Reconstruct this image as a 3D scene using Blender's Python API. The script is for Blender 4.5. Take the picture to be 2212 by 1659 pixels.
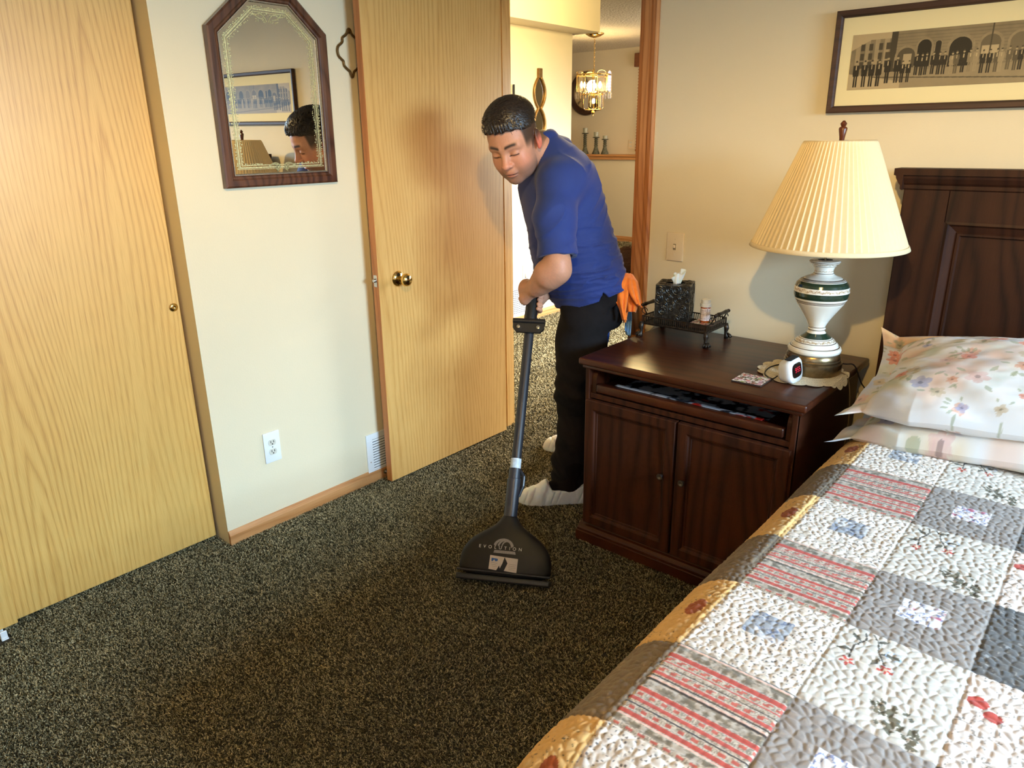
import bpy, bmesh, math, random
import numpy as np
from mathutils import Vector, Matrix
random.seed(7); rng = np.random.default_rng(7)
scene = bpy.context.scene
for o in list(bpy.data.objects): bpy.data.objects.remove(o)
# ---------------------------------------------------------------- camera
# right-handed room: x runs along the headboard wall, y away from the bed foot, z up; metres
CAM = np.array([0.0, 0.0, 1.5]); FPX = 1574.16
YAW, PITCH, ROLL = math.radians(40.5926), math.radians(18.6343), math.radians(-0.69454)
_f = np.array([-math.sin(YAW)*math.cos(PITCH), math.cos(YAW)*math.cos(PITCH), -math.sin(PITCH)])
_r0 = np.array([math.cos(YAW), math.sin(YAW), 0.0]); _u0 = np.cross(_r0, _f)
_r = _r0*math.cos(ROLL)+_u0*math.sin(ROLL); _u = -_r0*math.sin(ROLL)+_u0*math.cos(ROLL)
cd = bpy.data.cameras.new('camera'); cam = bpy.data.objects.new('camera', cd); scene.collection.objects.link(cam)
cd.sensor_width = 36; cd.lens = FPX/2212*36; cd.clip_start = .05
cam.matrix_world = Matrix(((_r[0], _u[0], -_f[0], 0), (_r[1], _u[1], -_f[1], 0), (_r[2], _u[2], -_f[2], 1.5), (0, 0, 0, 1)))
scene.camera = cam
def at(px, py, d):
    """room point seen at a photo pixel, d metres in front of the lens (measured along the view axis)"""
    return CAM + (_f + _r*(px-1106)/FPX - _u*(py-829.5)/FPX)*d
# ---------------------------------------------------------------- world, lights, exposure
scene.view_settings.view_transform = 'Standard'; scene.view_settings.look = 'None'
scene.view_settings.gamma = 1; scene.view_settings.use_curve_mapping = False
scene.view_settings.exposure = 0.35
w = bpy.data.worlds.new('sky'); scene.world = w; w.use_nodes = True
w.node_tree.nodes['Background'].inputs[0].default_value = (.55, .72, 1, 1)
w.node_tree.nodes['Background'].inputs[1].default_value = 1.0
def light(name, kind, loc, power, col, size=.1, sy=None, aim=None, spread=None):
    l = bpy.data.lights.new(name, kind); l.energy = power; l.color = col
    if kind == 'AREA':
        l.size = size
        if sy: l.shape = 'RECTANGLE'; l.size_y = sy
        if spread: l.spread = spread
    else: l.shadow_soft_size = size
    o = bpy.data.objects.new(name, l); scene.collection.objects.link(o); o.location = loc
    if aim is not None: o.rotation_euler = (Vector(aim)-Vector(loc)).to_track_quat('-Z', 'Y').to_euler()
    return o
light('window_daylight', 'AREA', (2.52, 1.35, 1.7), 92, (.53, .77, 1), 1.45, .8, (0, 1.25, .15), spread=math.radians(95))
light('window_daylight', 'AREA', (.9, -1.52, 1.45), 5, (.62, .80, 1), 1.1, 1.3, (-.4, 1.0, -.2), spread=math.radians(120))
light('ceiling_light', 'POINT', (-.26, .42, 2.28), 128, (1, .67, .25), .035)
light('hall_light', 'POINT', (-2.75, 4.15, 2.35), 75, (1, .76, .34), .09)
light('living_room_daylight', 'AREA', (-1.2, 5.6, 1.5), 120, (.90, .95, 1), 1.8, 1.2, (-3.4, 4.3, -.6), spread=math.radians(105))
light('dining_daylight', 'AREA', (-3.4, 8.6, 1.7), 40, (1, .88, .72), 1.6, 1.4, (-6.5, 8.6, 1.4))
# ---------------------------------------------------------------- helpers
def s2l(c):
    c = np.asarray(c, float)
    return np.where(c <= .04045, c/12.92, ((c+.055)/1.055)**2.4)
def rgb(r, g, b): return tuple(s2l(np.array([r, g, b])/255.))
def V(*a): return Vector(a)
def empty(name, loc, rz=0):
    o = bpy.data.objects.new(name, None); scene.collection.objects.link(o); o.location = loc; o.rotation_euler.z = rz
    o.empty_display_size = .05; return o
def tag(o, label, cat=None, group=None, kind=None):
    if label: o['label'] = label
    if cat: o['category'] = cat
    if group: o['group'] = group
    if kind: o['kind'] = kind
    return o
def thing(name, loc, label, cat, group=None, rz=0): return tag(empty(name, loc, rz), label, cat, group)
def origin(p):
    l = Vector((0, 0, 0))
    while p is not None: l = l+p.location; p = p.parent
    return l
def link(name, me, mat, parent=None, local=False, smooth=False):
    o = bpy.data.objects.new(name, me); scene.collection.objects.link(o)
    if mat: me.materials.append(mat)
    if parent is not None:
        o.parent = parent
        if not local: me.transform(Matrix.Translation(-origin(parent)))
    if smooth: me.polygons.foreach_set('use_smooth', [True]*len(me.polygons))
    me.update(); return o
def obj(name, bm, mat, parent=None, local=False, smooth=False, angle=None):
    bmesh.ops.recalc_face_normals(bm, faces=bm.faces)
    me = bpy.data.meshes.new(name); bm.to_mesh(me); bm.free()
    o = link(name, me, mat, parent, local, smooth or angle is not None)
    if angle is not None:
        try: me.set_sharp_from_angle(angle=math.radians(angle))
        except Exception: pass
    return o
def NB(): return bmesh.new()
def box(bm, lo, hi, bev=0, seg=2, M=None):
    r = bmesh.ops.create_cube(bm, size=1); vs = r['verts']
    lo = Vector(lo); hi = Vector(hi); c = (lo+hi)/2; s = hi-lo
    for v in vs: v.co = Vector((v.co.x*s.x, v.co.y*s.y, v.co.z*s.z))+c
    if bev:
        es = list({e for v in vs for e in v.link_edges})
        rr = bmesh.ops.bevel(bm, geom=es, offset=bev, segments=seg, affect='EDGES', profile=.5)
        vs = [v for v in rr['verts']]
        vs = list({v for f in rr['faces'] for v in f.verts} | set(v for v in vs if v.is_valid))
    if M is not None:
        for v in vs: v.co = M @ v.co
    return vs
def lathe(bm, prof, n=32, c=(0, 0, 0), M=None, cap=True):
    c = Vector(c); rings = []
    for r, z in prof:
        ring = []
        for i in range(n):
            a = 2*math.pi*i/n; p = Vector((r*math.cos(a), r*math.sin(a), z))
            if M is not None: p = M @ p
            ring.append(bm.verts.new(p+c))
        rings.append(ring)
    for a, b in zip(rings, rings[1:]):
        for i in range(n): bm.faces.new((a[i], a[(i+1) % n], b[(i+1) % n], b[i]))
    if cap:
        bm.faces.new(rings[0][::-1]); bm.faces.new(rings[-1])
def tube(bm, pts, r, n=8, closed=False, cap=True):
    pts = [Vector(p) for p in pts]; N = len(pts); rs = r if hasattr(r, '__len__') else [r]*N
    rings = []; up = None
    for i, p in enumerate(pts):
        if closed: t = pts[(i+1) % N]-pts[i-1]
        else: t = pts[min(i+1, N-1)]-pts[max(i-1, 0)]
        t.normalize()
        if up is None: up = t.orthogonal().normalized()
        up = (up-t*up.dot(t)).normalized(); b = t.cross(up)
        rings.append([bm.verts.new(p+(up*math.cos(2*math.pi*k/n)+b*math.sin(2*math.pi*k/n))*rs[i]) for k in range(n)])
    m = N if closed else N-1
    for i in range(m):
        a, b = rings[i], rings[(i+1) % N]
        for k in range(n): bm.faces.new((a[k], a[(k+1) % n], b[(k+1) % n], b[k]))
    if not closed and cap: bm.faces.new(rings[0][::-1]); bm.faces.new(rings[-1])
def prism(bm, poly, o, u, v, w):
    """closed outline poly (a,b) spanned by u,v at o, extruded by w"""
    o, u, v, w = map(Vector, (o, u, v, w))
    a = [bm.verts.new(o+u*p[0]+v*p[1]) for p in poly]; b = [bm.verts.new(q.co+w) for q in a]
    bm.faces.new(a[::-1]); bm.faces.new(b); n = len(a)
    for i in range(n): bm.faces.new((a[i], a[(i+1) % n], b[(i+1) % n], b[i]))
def sweep_frame(bm, path, prof, normal, closed=True):
    """picture-frame moulding: path = outline points in a plane, prof = (inward, height) pairs"""
    nrm = Vector(normal).normalized(); P = [Vector(p) for p in path]; N = len(P); rings = []
    for i in range(N):
        d1 = (P[i]-P[i-1]).normalized(); d2 = (P[(i+1) % N]-P[i]).normalized()
        n1 = nrm.cross(d1); n2 = nrm.cross(d2); m = (n1+n2); m = m/ (m.length_squared/2) if m.length > 1e-6 else n1
        rings.append([bm.verts.new(P[i]+m*a+nrm*b) for a, b in prof])
    k = len(prof)
    for i in range(N):
        a, b = rings[i], rings[(i+1) % N]
        for j in range(k): bm.faces.new((a[j], a[(j+1) % k], b[(j+1) % k], b[j]))
def catmull(P, n=8, closed=False):
    P = [np.array(p, float) for p in P]; out = []; N = len(P)
    rngi = range(N if closed else N-1)
    for i in rngi:
        p0 = P[i-1] if (closed or i > 0) else P[0]; p1 = P[i]; p2 = P[(i+1) % N]; p3 = P[(i+2) % N] if (closed or i+2 < N) else P[-1]
        for k in range(n):
            t = k/n; out.append(.5*((2*p1)+(-p0+p2)*t+(2*p0-5*p1+4*p2-p3)*t*t+(-p0+3*p1-3*p2+p3)*t**3))
    if not closed: out.append(P[-1])
    return out
def mesh_np(name, verts, quads, mat, parent=None, col=None, smooth=True, local=False):
    me = bpy.data.meshes.new(name); nv = len(verts); nf = len(quads); k = quads.shape[1]
    me.vertices.add(nv); me.vertices.foreach_set('co', np.asarray(verts, np.float32).ravel())
    me.loops.add(nf*k); me.loops.foreach_set('vertex_index', np.asarray(quads, np.int32).ravel())
    me.polygons.add(nf); me.polygons.foreach_set('loop_start', np.arange(0, nf*k, k, dtype=np.int32))
    try: me.polygons.foreach_set('loop_total', np.full(nf, k, np.int32))
    except Exception: pass
    me.update(calc_edges=True); me.validate()
    if col is not None:
        a = me.color_attributes.new('paint', 'FLOAT_COLOR', 'POINT')
        c = np.ones((nv, 4), np.float32); c[:, :3] = s2l(np.clip(col, 0, 1)); a.data.foreach_set('color', c.ravel())
    if smooth: me.polygons.foreach_set('use_smooth', np.ones(len(me.polygons), bool))
    return link(name, me, mat, parent, local)
def grid(name, nu, nv, pos, col, mat, parent=None, keep=None, thick=0, local=False):
    """nu x nv sheet; pos(U,V)->(N,3); col(U,V)->(N,3) in display colours 0..1"""
    u, v = np.meshgrid(np.linspace(0, 1, nu), np.linspace(0, 1, nv), indexing='ij'); u = u.ravel(); v = v.ravel()
    P = pos(u, v); C = col(u, v) if col else None
    i = np.arange((nu-1)*(nv-1)); a = (i//(nv-1))*nv+i % (nv-1)
    Q = np.stack([a, a+nv, a+nv+1, a+1], 1)
    if keep is not None:
        um = (u[a]+u[a+nv+1])/2; vm = (v[a]+v[a+nv+1])/2; Q = Q[keep(um, vm)]
        used = np.unique(Q); m = np.zeros(len(P), int); m[used] = np.arange(len(used)); Q = m[Q]; P = P[used]; C = C[used] if C is not None else None
    o = mesh_np(name, P, Q, mat, parent, C, local=local)
    if thick:
        s = o.modifiers.new('thickness', 'SOLIDIFY'); s.thickness = thick; s.offset = -1
    return o
# value noise on numpy arrays
def _h(ix, iy, s): 
    n = (ix*374761393+iy*668265263+s*974634777) & 0x7fffffff; n = ((n ^ (n >> 13))*1274126177) & 0x7fffffff
    return ((n ^ (n >> 16)) & 0xffff)/65535.
def noise2(x, y, s=0):
    ix = np.floor(x).astype(np.int64); iy = np.floor(y).astype(np.int64); fx = x-ix; fy = y-iy
    fx = fx*fx*(3-2*fx); fy = fy*fy*(3-2*fy)
    return (_h(ix, iy, s)*(1-fx)+_h(ix+1, iy, s)*fx)*(1-fy)+(_h(ix, iy+1, s)*(1-fx)+_h(ix+1, iy+1, s)*fx)*fy
def fbm(x, y, s=0, o=3):
    r = 0; a = .5
    for k in range(o): r = r+a*noise2(x*2**k, y*2**k, s+k); a *= .5
    return r/(1-.5**o)
def voro(x, y, s=0, jit=.9):
    """distance to nearest and second nearest jittered cell point"""
    ix = np.floor(x).astype(np.int64); iy = np.floor(y).astype(np.int64)
    d1 = np.full(x.shape, 9.); d2 = np.full(x.shape, 9.); cid = np.zeros(x.shape)
    for a in (-1, 0, 1):
        for b in (-1, 0, 1):
            cx = ix+a; cy = iy+b; px = cx+.5+(_h(cx, cy, s)-.5)*jit; py = cy+.5+(_h(cx, cy, s+5)-.5)*jit
            d = np.hypot(x-px, y-py); n = d < d1
            d2 = np.where(n, d1, np.minimum(d2, d)); cid = np.where(n, _h(cx, cy, s+9), cid); d1 = np.where(n, d, d1)
    return d1, d2, cid
def mixc(a, b, t): t = np.clip(t, 0, 1)[:, None]; return a*(1-t)+np.asarray(b)*t
# ---------------------------------------------------------------- materials
class NT:
    def __init__(s, name):
        s.m = bpy.data.materials.new(name); s.m.use_nodes = True; s.t = s.m.node_tree; s.b = s.t.nodes['Principled BSDF']
    def n(s, t, **k):
        x = s.t.nodes.new(t)
        for a, b in k.items():
            if hasattr(x, a): setattr(x, a, b)
            else: x.inputs[a.replace('_', ' ')].default_value = b
        return x
    def l(s, a, b): s.t.links.new(a, b)
    def coords(s, scale=(1, 1, 1), rot=(0, 0, 0), kind='Object'):
        tc = s.n('ShaderNodeTexCoord'); mp = s.n('ShaderNodeMapping'); mp.inputs['Scale'].default_value = scale; mp.inputs['Rotation'].default_value = rot
        s.l(tc.outputs[kind], mp.inputs[0]); return mp.outputs[0]
    def ramp(s, fac, stops):
        r = s.n('ShaderNodeValToRGB'); e = r.color_ramp.elements
        while len(e) < len(stops): e.new(.5)
        for i, (p, c) in enumerate(stops): e[i].position = p; e[i].color = (*c, 1)
        s.l(fac, r.inputs[0]); return r.outputs[0]
    def math(s, op, a, b=None):
        x = s.n('ShaderNodeMath', operation=op)
        for i, q in enumerate((a, b)):
            if q is None: continue
            if isinstance(q, (int, float)): x.inputs[i].default_value = q
            else: s.l(q, x.inputs[i])
        return x.outputs[0]
    def bump(s, h, strength=.3, dist=.002):
        b = s.n('ShaderNodeBump'); b.inputs['Strength'].default_value = strength; b.inputs['Distance'].default_value = dist
        s.l(h, b.inputs['Height']); s.l(b.outputs[0], s.b.inputs['Normal'])
def setb(b, **k):
    for a, v in k.items():
        i = b.inputs[a.replace('_', ' ')]; i.default_value = v
def mat(name, col, rough=.5, metal=0, var=.08, scale=30, bump=0, bscale=None, spec=.5, coat=0, dist=.002, **k):
    m = NT(name); c = m.coords()
    nz = m.n('ShaderNodeTexNoise'); nz.inputs['Scale'].default_value = scale; nz.inputs['Detail'].default_value = 4; m.l(c, nz.inputs[0])
    a = tuple(max(0, x*(1-var)) for x in col); b = tuple(min(1, x*(1+var)) for x in col)
    m.l(m.ramp(nz.outputs[0], [(.3, a), (.7, b)]), m.b.inputs['Base Color'])
    setb(m.b, Roughness=rough, Metallic=metal); m.b.inputs['Specular IOR Level'].default_value = spec
    if coat: m.b.inputs['Coat Weight'].default_value = coat; m.b.inputs['Coat Roughness'].default_value = .1
    if bump:
        n2 = m.n('ShaderNodeTexNoise'); n2.inputs['Scale'].default_value = bscale or scale; n2.inputs['Detail'].default_value = 3; m.l(c, n2.inputs[0]); m.bump(n2.outputs[0], bump, dist)
    for a, v in k.items(): m.b.inputs[a.replace('_', ' ')].default_value = v
    return m.m
def paint(name, rough=.6, spec=.3, bump=0, bscale=300, coat=0, sheen=0, metal=0, sss=0, dist=.001):
    m = NT(name); a = m.n('ShaderNodeVertexColor'); a.layer_name = 'paint'; m.l(a.outputs[0], m.b.inputs['Base Color'])
    setb(m.b, Roughness=rough, Metallic=metal); m.b.inputs['Specular IOR Level'].default_value = spec
    if coat: m.b.inputs['Coat Weight'].default_value = coat; m.b.inputs['Coat Roughness'].default_value = .08
    if sheen: m.b.inputs['Sheen Weight'].default_value = sheen
    if sss:
        m.b.inputs['Subsurface Weight'].default_value = sss; m.b.inputs['Subsurface Radius'].default_value = (1, .35, .2); m.b.inputs['Subsurface Scale'].default_value = .008
    if bump:
        n2 = m.n('ShaderNodeTexNoise'); n2.inputs['Scale'].default_value = bscale; n2.inputs['Detail'].default_value = 3; m.l(m.coords(), n2.inputs[0]); m.bump(n2.outputs[0], bump, dist)
    return m.m
def wood(name, dark, mid, light_, across='y', along='z', rings=14, rough=.42, coat=.15, stretch=.12, pores=1., offset=0., warp=1.1, fig=1., spec=.5):
    """oak-like veneer: cathedral figure from stretched contour noise, plus fine pores"""
    m = NT(name); ax = 'xyz'
    tc = m.n('ShaderNodeTexCoord'); sp = m.n('ShaderNodeSeparateXYZ'); m.l(tc.outputs['Object'], sp.inputs[0])
    A = m.math('ADD', sp.outputs[ax.index(across)], offset); L = sp.outputs[ax.index(along)]
    def vec(a, l, z=0.):
        c = m.n('ShaderNodeCombineXYZ'); m.l(m.math('MULTIPLY', A, a), c.inputs[0]); m.l(m.math('MULTIPLY', L, l), c.inputs[1]); c.inputs[2].default_value = z; return c.outputs[0]
    # cathedral figure: parabolic rings stacked along the grain, jittered per strip of veneer, wobbled by slow noise
    n1 = m.n('ShaderNodeTexNoise'); n1.inputs['Scale'].default_value = 1; n1.inputs['Detail'].default_value = 1.5
    m.l(vec(2.6, .55*stretch/.12), n1.inputs[0])
    n2 = m.n('ShaderNodeTexNoise'); n2.inputs['Scale'].default_value = 1; n2.inputs['Detail'].default_value = 3; m.l(vec(13, 1.1, 3.), n2.inputs[0])
    P = .40
    s0 = m.math('ADD', m.math('DIVIDE', A, P), m.math('MULTIPLY', m.math('SUBTRACT', n1.outputs[0], .5), .35))
    fx = m.math('SUBTRACT', m.math('FRACT', s0), .5); par = m.math('MULTIPLY', m.math('POWER', m.math('ABSOLUTE', fx), 1.3), rings*1.9)
    ph = m.math('ADD', m.math('ADD', par, m.math('MULTIPLY', L, rings*.16)), m.math('ADD', m.math('MULTIPLY', n1.outputs[0], rings*.45*warp), m.math('MULTIPLY', n2.outputs[0], 1.5)))
    fr = m.math('FRACT', ph); tri = m.math('ABSOLUTE', m.math('SUBTRACT', fr, .5)); fig_ = m.math('POWER', m.math('MULTIPLY', tri, 2), 2.0)
    n3 = m.n('ShaderNodeTexNoise'); n3.inputs['Scale'].default_value = 1; n3.inputs['Detail'].default_value = 2; m.l(vec(700, 11), n3.inputs[0])
    por = m.math('MULTIPLY', m.math('SUBTRACT', n3.outputs[0], .5), pores)
    v = m.math('ADD', m.math('MULTIPLY', m.math('MULTIPLY', fig_, m.math('SUBTRACT', 1.25, m.math('MULTIPLY', n1.outputs[0], 1.3))), .75*fig), m.math('ADD', por, m.math('MULTIPLY', n2.outputs[0], .30)))
    m.l(m.ramp(v, [(.10, light_), (.42, mid), (.88, dark)]), m.b.inputs['Base Color'])
    setb(m.b, Roughness=rough); m.b.inputs['Specular IOR Level'].default_value = spec; m.b.inputs['Coat Weight'].default_value = coat; m.b.inputs['Coat Roughness'].default_value = .25
    m.bump(n3.outputs[0], .08, .0006)
    return m.m
WALL = mat('wall_paint', rgb(228, 214, 182), .75, var=.015, scale=3, bump=.25, bscale=180, spec=.2, dist=.0012)
WALLH = mat('hall_wall_paint', rgb(226, 214, 188), .75, var=.015, scale=3, bump=.2, bscale=180, spec=.2, dist=.0012)
CEIL = mat('ceiling_paint', rgb(225, 222, 214), .85, var=.03, scale=40, bump=.9, bscale=120, spec=.1, dist=.006)
OAK_Y = wood('golden_oak_veneer', rgb(166, 116, 52), rgb(206, 158, 82), rgb(222, 178, 100), 'y', offset=.0, fig=.72)
OAK_D = wood('oak_door_veneer', rgb(168, 120, 58), rgb(202, 154, 84), rgb(216, 172, 102), 'y', offset=2.2, rings=12, fig=.7)
OAK_E = wood('oak_edge_banding', rgb(160, 92, 40), rgb(190, 118, 58), rgb(200, 130, 70), 'x', rings=4)
OAK_TY = wood('oak_trim', rgb(160, 100, 50), rgb(190, 132, 78), rgb(206, 150, 96), 'z', 'y', rings=8, offset=1)
OAK_TX = wood('oak_trim_lengthwise', rgb(160, 100, 50), rgb(190, 132, 78), rgb(206, 150, 96), 'z', 'x', rings=8, offset=1)
OAK_TZ = wood('oak_casing', rgb(122, 66, 26), rgb(168, 104, 52), rgb(188, 124, 70), 'x', 'z', rings=16, offset=.3)
DARK = wood('dark_cherry_wood', rgb(28, 9, 3), rgb(54, 22, 9), rgb(72, 32, 14), 'y', 'x', rings=5, rough=.36, coat=.10, spec=.35, pores=.7, stretch=.3)
DARKZ = wood('dark_cherry_upright', rgb(24, 9, 4), rgb(50, 23, 11), rgb(68, 33, 16), 'x', 'z', rings=6, rough=.5, coat=.0, spec=.25, pores=.7, stretch=.3)
DARKH = wood('dark_walnut_headboard', rgb(20, 8, 3), rgb(40, 19, 9), rgb(54, 28, 14), 'x', 'z', rings=5, rough=.55, coat=.0, spec=.2, pores=.6, stretch=.35)
BRASS = mat('polished_brass', (.78, .55, .2), .14, 1, var=.05)
ABRASS = mat('aged_brass', (.27, .2, .11), .33, 1, var=.25, scale=60)
CHROME = mat('brushed_steel', (.62, .61, .58), .25, 1, var=.05)
BLACKP = mat('black_plastic', rgb(30, 31, 36), .33, var=.2, scale=80, bump=.05)
BLACKM = mat('black_molded_plastic', rgb(20, 20, 21), .38, var=.2, scale=80, bump=.1, bscale=300)
WHITEP = mat('white_plastic', rgb(236, 238, 238), .35, var=.01)
IVORY = mat('ivory_plastic', rgb(232, 214, 182), .4, var=.01)
RECEPT = mat('receptacle_plastic', rgb(214, 210, 194), .4, var=.01)
BLK = mat('black_gap', rgb(14, 12, 11), .8, var=.1)
IRON = mat('bronzed_iron', (.045, .036, .03), .38, .75, var=.35, scale=60, bump=.3, bscale=120)
CER = paint('glazed_ceramic', .16, .6, coat=.6)
PC = paint('printed_surface', .55, .3)
CLOTH = paint('printed_cotton', .9, .15, bump=.25, bscale=900, sheen=.15)
# ---------------------------------------------------------------- the setting
XL, YB, XD = -2.479, 2.745, -2.384
def struct(name, bm, m, parent=None, **k):
    o = obj(name, bm, m, parent, **k)
    if parent is None: o['kind'] = 'structure'
    return o
b = NB(); box(b, (-8.5, -1.7, -.06), (2.7, 10.4, 0)); struct('floor', b, mat('carpet_backing', rgb(64, 58, 44), .95, var=.3, scale=200))
b = NB(); box(b, (-3.2, -1.7, 2.46), (2.7, 2.86, 2.5)); struct('ceiling', b, CEIL)
# left wall: stretch between the closet and the doorway, its return, and the piece over the closet
b = NB(); box(b, (-2.60, 1.182, 0), (XL, YB, 2.46)); box(b, (-2.60, -1.6, 2.12), (XL, 1.182, 2.46)); struct('wall_left', b, WALL)
b = NB(); box(b, (-3.25, -1.6, 0), (-3.19, YB, 2.46)); struct('wall_closet', b, WALL)
# headboard wall: left pier, head over the door, right part
b = NB()
box(b, (-3.2, YB, 0), (-2.462, 2.86, 2.46)); box(b, (-2.462, YB, 2.13), (-1.60, 2.86, 2.46)); box(b, (-1.60, YB, 0), (2.6, 2.86, 2.46))
struct('wall_back', b, WALL)
# right wall with a window, front wall with a window
b = NB()
for lo, hi in (((2.6, -1.6, 0), (2.7, .6, 2.46)), ((2.6, 2.1, 0), (2.7, 2.86, 2.46)), ((2.6, .6, 0), (2.7, 2.1, .9)), ((2.6, .6, 2.1), (2.7, 2.1, 2.46))): box(b, lo, hi)
struct('wall_right', b, WALL)
b = NB()
for lo, hi in (((-3.2, -1.7, 0), (.25, -1.6, 2.46)), ((1.55, -1.7, 0), (2.7, -1.6, 2.46)), ((.25, -1.7, 0), (1.55, -1.6, .9)), ((.25, -1.7, 2.05), (1.55, -1.6, 2.46))): box(b, lo, hi)
struct('wall_front', b, WALL)
GLASS = mat('window_glass', (.9, .95, 1), .02, var=0, Transmission_Weight=1.0)
def window(name, lo, hi, axis):
    b = NB(); lo = list(lo); hi = list(hi); a = 1-axis
    for s0, s1, z0, z1 in ((lo[a], lo[a]+.05, lo[2], hi[2]), (hi[a]-.05, hi[a], lo[2], hi[2]), (lo[a], hi[a], lo[2], lo[2]+.05), (lo[a], hi[a], hi[2]-.05, hi[2]), (lo[a], hi[a], (lo[2]+hi[2])/2-.02, (lo[2]+hi[2])/2+.02)):
        l = [0, 0, z0]; h = [0, 0, z1]; l[a] = s0; h[a] = s1; l[axis] = lo[axis]; h[axis] = hi[axis]; box(b, l, h, .004)
    return struct(name, b, WHITEP)
window('window_1', (2.62, .6, .9), (2.68, 2.1, 2.1), 0); window('window_2', (.25, -1.68, .9), (1.55, -1.62, 2.05), 1)
# baseboards with a small rounded top
def baseboard(name, p0, p1, n, m, h=.06, t=.012):
    b = NB(); p0 = Vector(p0); p1 = Vector(p1)
    prism(b, [(0, 0), (t, 0), (t, h*.7), (t*.8, h*.84), (t*.45, h*.95), (t*.3, h), (0, h)], p0, n, (0, 0, 1), p1-p0); return struct(name, b, m)
baseboard('baseboard_left', (XL, 1.182, 0), (XL, YB, 0), (1, 0, 0), OAK_TY)
baseboard('baseboard_back', (-1.56, YB, 0), (2.6, YB, 0), (0, -1, 0), OAK_TX)
# door frame: hinge jamb, strike jamb with casings, head
def casing(b, x0, x1, y, s, z1=2.19):
    w_ = x1-x0
    prism(b, [(0, 0), (w_, 0), (w_, .008), (w_*.85, .014), (w_*.6, .013), (w_*.5, .010), (w_*.35, .013), (w_*.12, .017), (0, .015)], (x0, y, 0), (1, 0, 0), (0, s, 0), (0, 0, z1))
b = NB(); box(b, (-2.462, 2.735, 0), (-2.442, 2.868, 2.12)); box(b, (-2.442, 2.795, 0), (-2.43, 2.83, 2.12)); struct('trim_1', b, OAK_D)
b = NB(); box(b, (-1.66, 2.74, 0), (-1.60, 2.86, 2.12)); casing(b, -1.643, -1.577, YB, -1); struct('trim_2', b, OAK_TZ)
b = NB(); box(b, (-2.46, 2.735, 2.11), (-1.66, 2.868, 2.13)); box(b, (-2.47, 2.73, 2.125), (-1.58, 2.745, 2.19)); struct('trim_3', b, OAK_TX)
b = NB(); casing(b, -2.46, -2.474, 2.86, 1); casing(b, -1.66, -1.59, 2.86, 1); struct('trim_4', b, OAK_TZ)
# bedroom door, open against the left wall
dr = empty('door_1', (-2.40, 2.74, 0)); tag(dr, None, kind='structure')
b = NB(); box(b, (-2.4175, 1.934, .018), (XD, 2.735, 2.105), .0015, 1); o = obj('door_slab', b, OAK_D, dr)
b = NB(); box(b, (-2.4178, 1.9325, .018), (-2.3845, 1.9345, 2.105)); obj('edge_strip', b, OAK_E, dr)
Ry = Matrix.Rotation(math.pi/2, 4, 'Y')
b = NB(); lathe(b, [(.0, 0), (.030, 0), (.033, .003), (.031, .007), (.022, .010), (.013, .014), (.011, .034), (.014, .038), (.024, .042), (.0275, .052), (.026, .062), (.018, .069), (.0, .071)], 40, (XD, 2.049-.008, .937), Ry)
obj('door_knob', b, BRASS, dr, angle=50)
b = NB(); lathe(b, [(.0, 0), (.030, 0), (.033, .003), (.022, .010), (.012, .014), (.011, .03), (.022, .036), (.0275, .046), (.020, .055), (.0, .057)], 32, (-2.4175, 2.041, .937), Matrix.Rotation(-math.pi/2, 4, 'Y'))
obj('door_knob', b, BRASS, dr, angle=50)
b = NB(); box(b, (-2.411, 1.9305, .915), (-2.390, 1.9325, .965), .0008, 1)
lathe(b, [(.0, 0), (.0085, 0), (.0085, .008), (.006, .012), (0, .012)], 20, (-2.401, 1.9325, .942), Matrix.Rotation(math.pi/2, 4, 'X'))
obj('latch', b, CHROME, dr, angle=40)
# added unseen ceiling lamp; bowl and plate block its light above and below
lt = thing('ceiling_lamp', (-.26, .42, 2.46), 'added, unseen metal bowl ceiling lamp above the foot of the bed, shaped to block light', 'lamp')
b = NB(); lathe(b, [(.03, 2.40), (.09, 2.385), (.16, 2.33), (.215, 2.235), (.218, 2.235), (.163, 2.335), (.092, 2.39), (.03, 2.405)], 48, (-.26, .42, 0), cap=False); obj('bowl', b, WHITEP, lt, smooth=True)
b = NB(); tube(b, [(-.26, .42, 2.46), (-.26, .42, 2.32)], [.012, .012], 12); lathe(b, [(0, 2.46), (.06, 2.46), (.05, 2.44), (0, 2.435)], 24, (-.26, .42, 0)); obj('stem', b, BRASS, lt)
b = NB(); lathe(b, [(0, 2.190), (.110, 2.192), (.122, 2.200), (.120, 2.206), (.110, 2.200), (0, 2.196)], 32, (-.26, .42, 0)); obj('light_block_plate', b, BRASS, lt, smooth=True)  # plate added to keep lamp light off the quilt and lower walls
# closet bypass doors
cl = empty('door_2', (-2.578, .4, 0)); tag(cl, None, kind='structure')
b = NB(); box(b, (-2.594, -.2, .02), (-2.560, 1.172, 2.12), .002, 1); obj('door_slab', b, OAK_Y, cl)
b = NB(); lathe(b, [(0, 0), (.012, 0), (.014, .002), (.0145, .006), (.012, .0085), (.006, .009), (0, .0075)], 24, (-2.560, 1.148, .947), Ry); obj('finger_pull', b, BRASS, cl, angle=50)
cl2 = empty('door_3', (-2.53, -.1, 0)); tag(cl2, None, kind='structure')
b = NB(); box(b, (-2.552, -.9, .03), (-2.523, .470, 2.12), .002, 1); obj('door_slab', b, OAK_Y, cl2)
b = NB(); box(b, (-2.56, .412, 0), (-2.502, .433, .005), .002); box(b, (-2.514, .413, .0), (-2.508, .432, .030), .002); box(b, (-2.56, .413, 0), (-2.556, .432, .024), .0015)
tag(obj('floor_guide', b, WHITEP), 'small white plastic guide under the front closet door', 'door guide')
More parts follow.
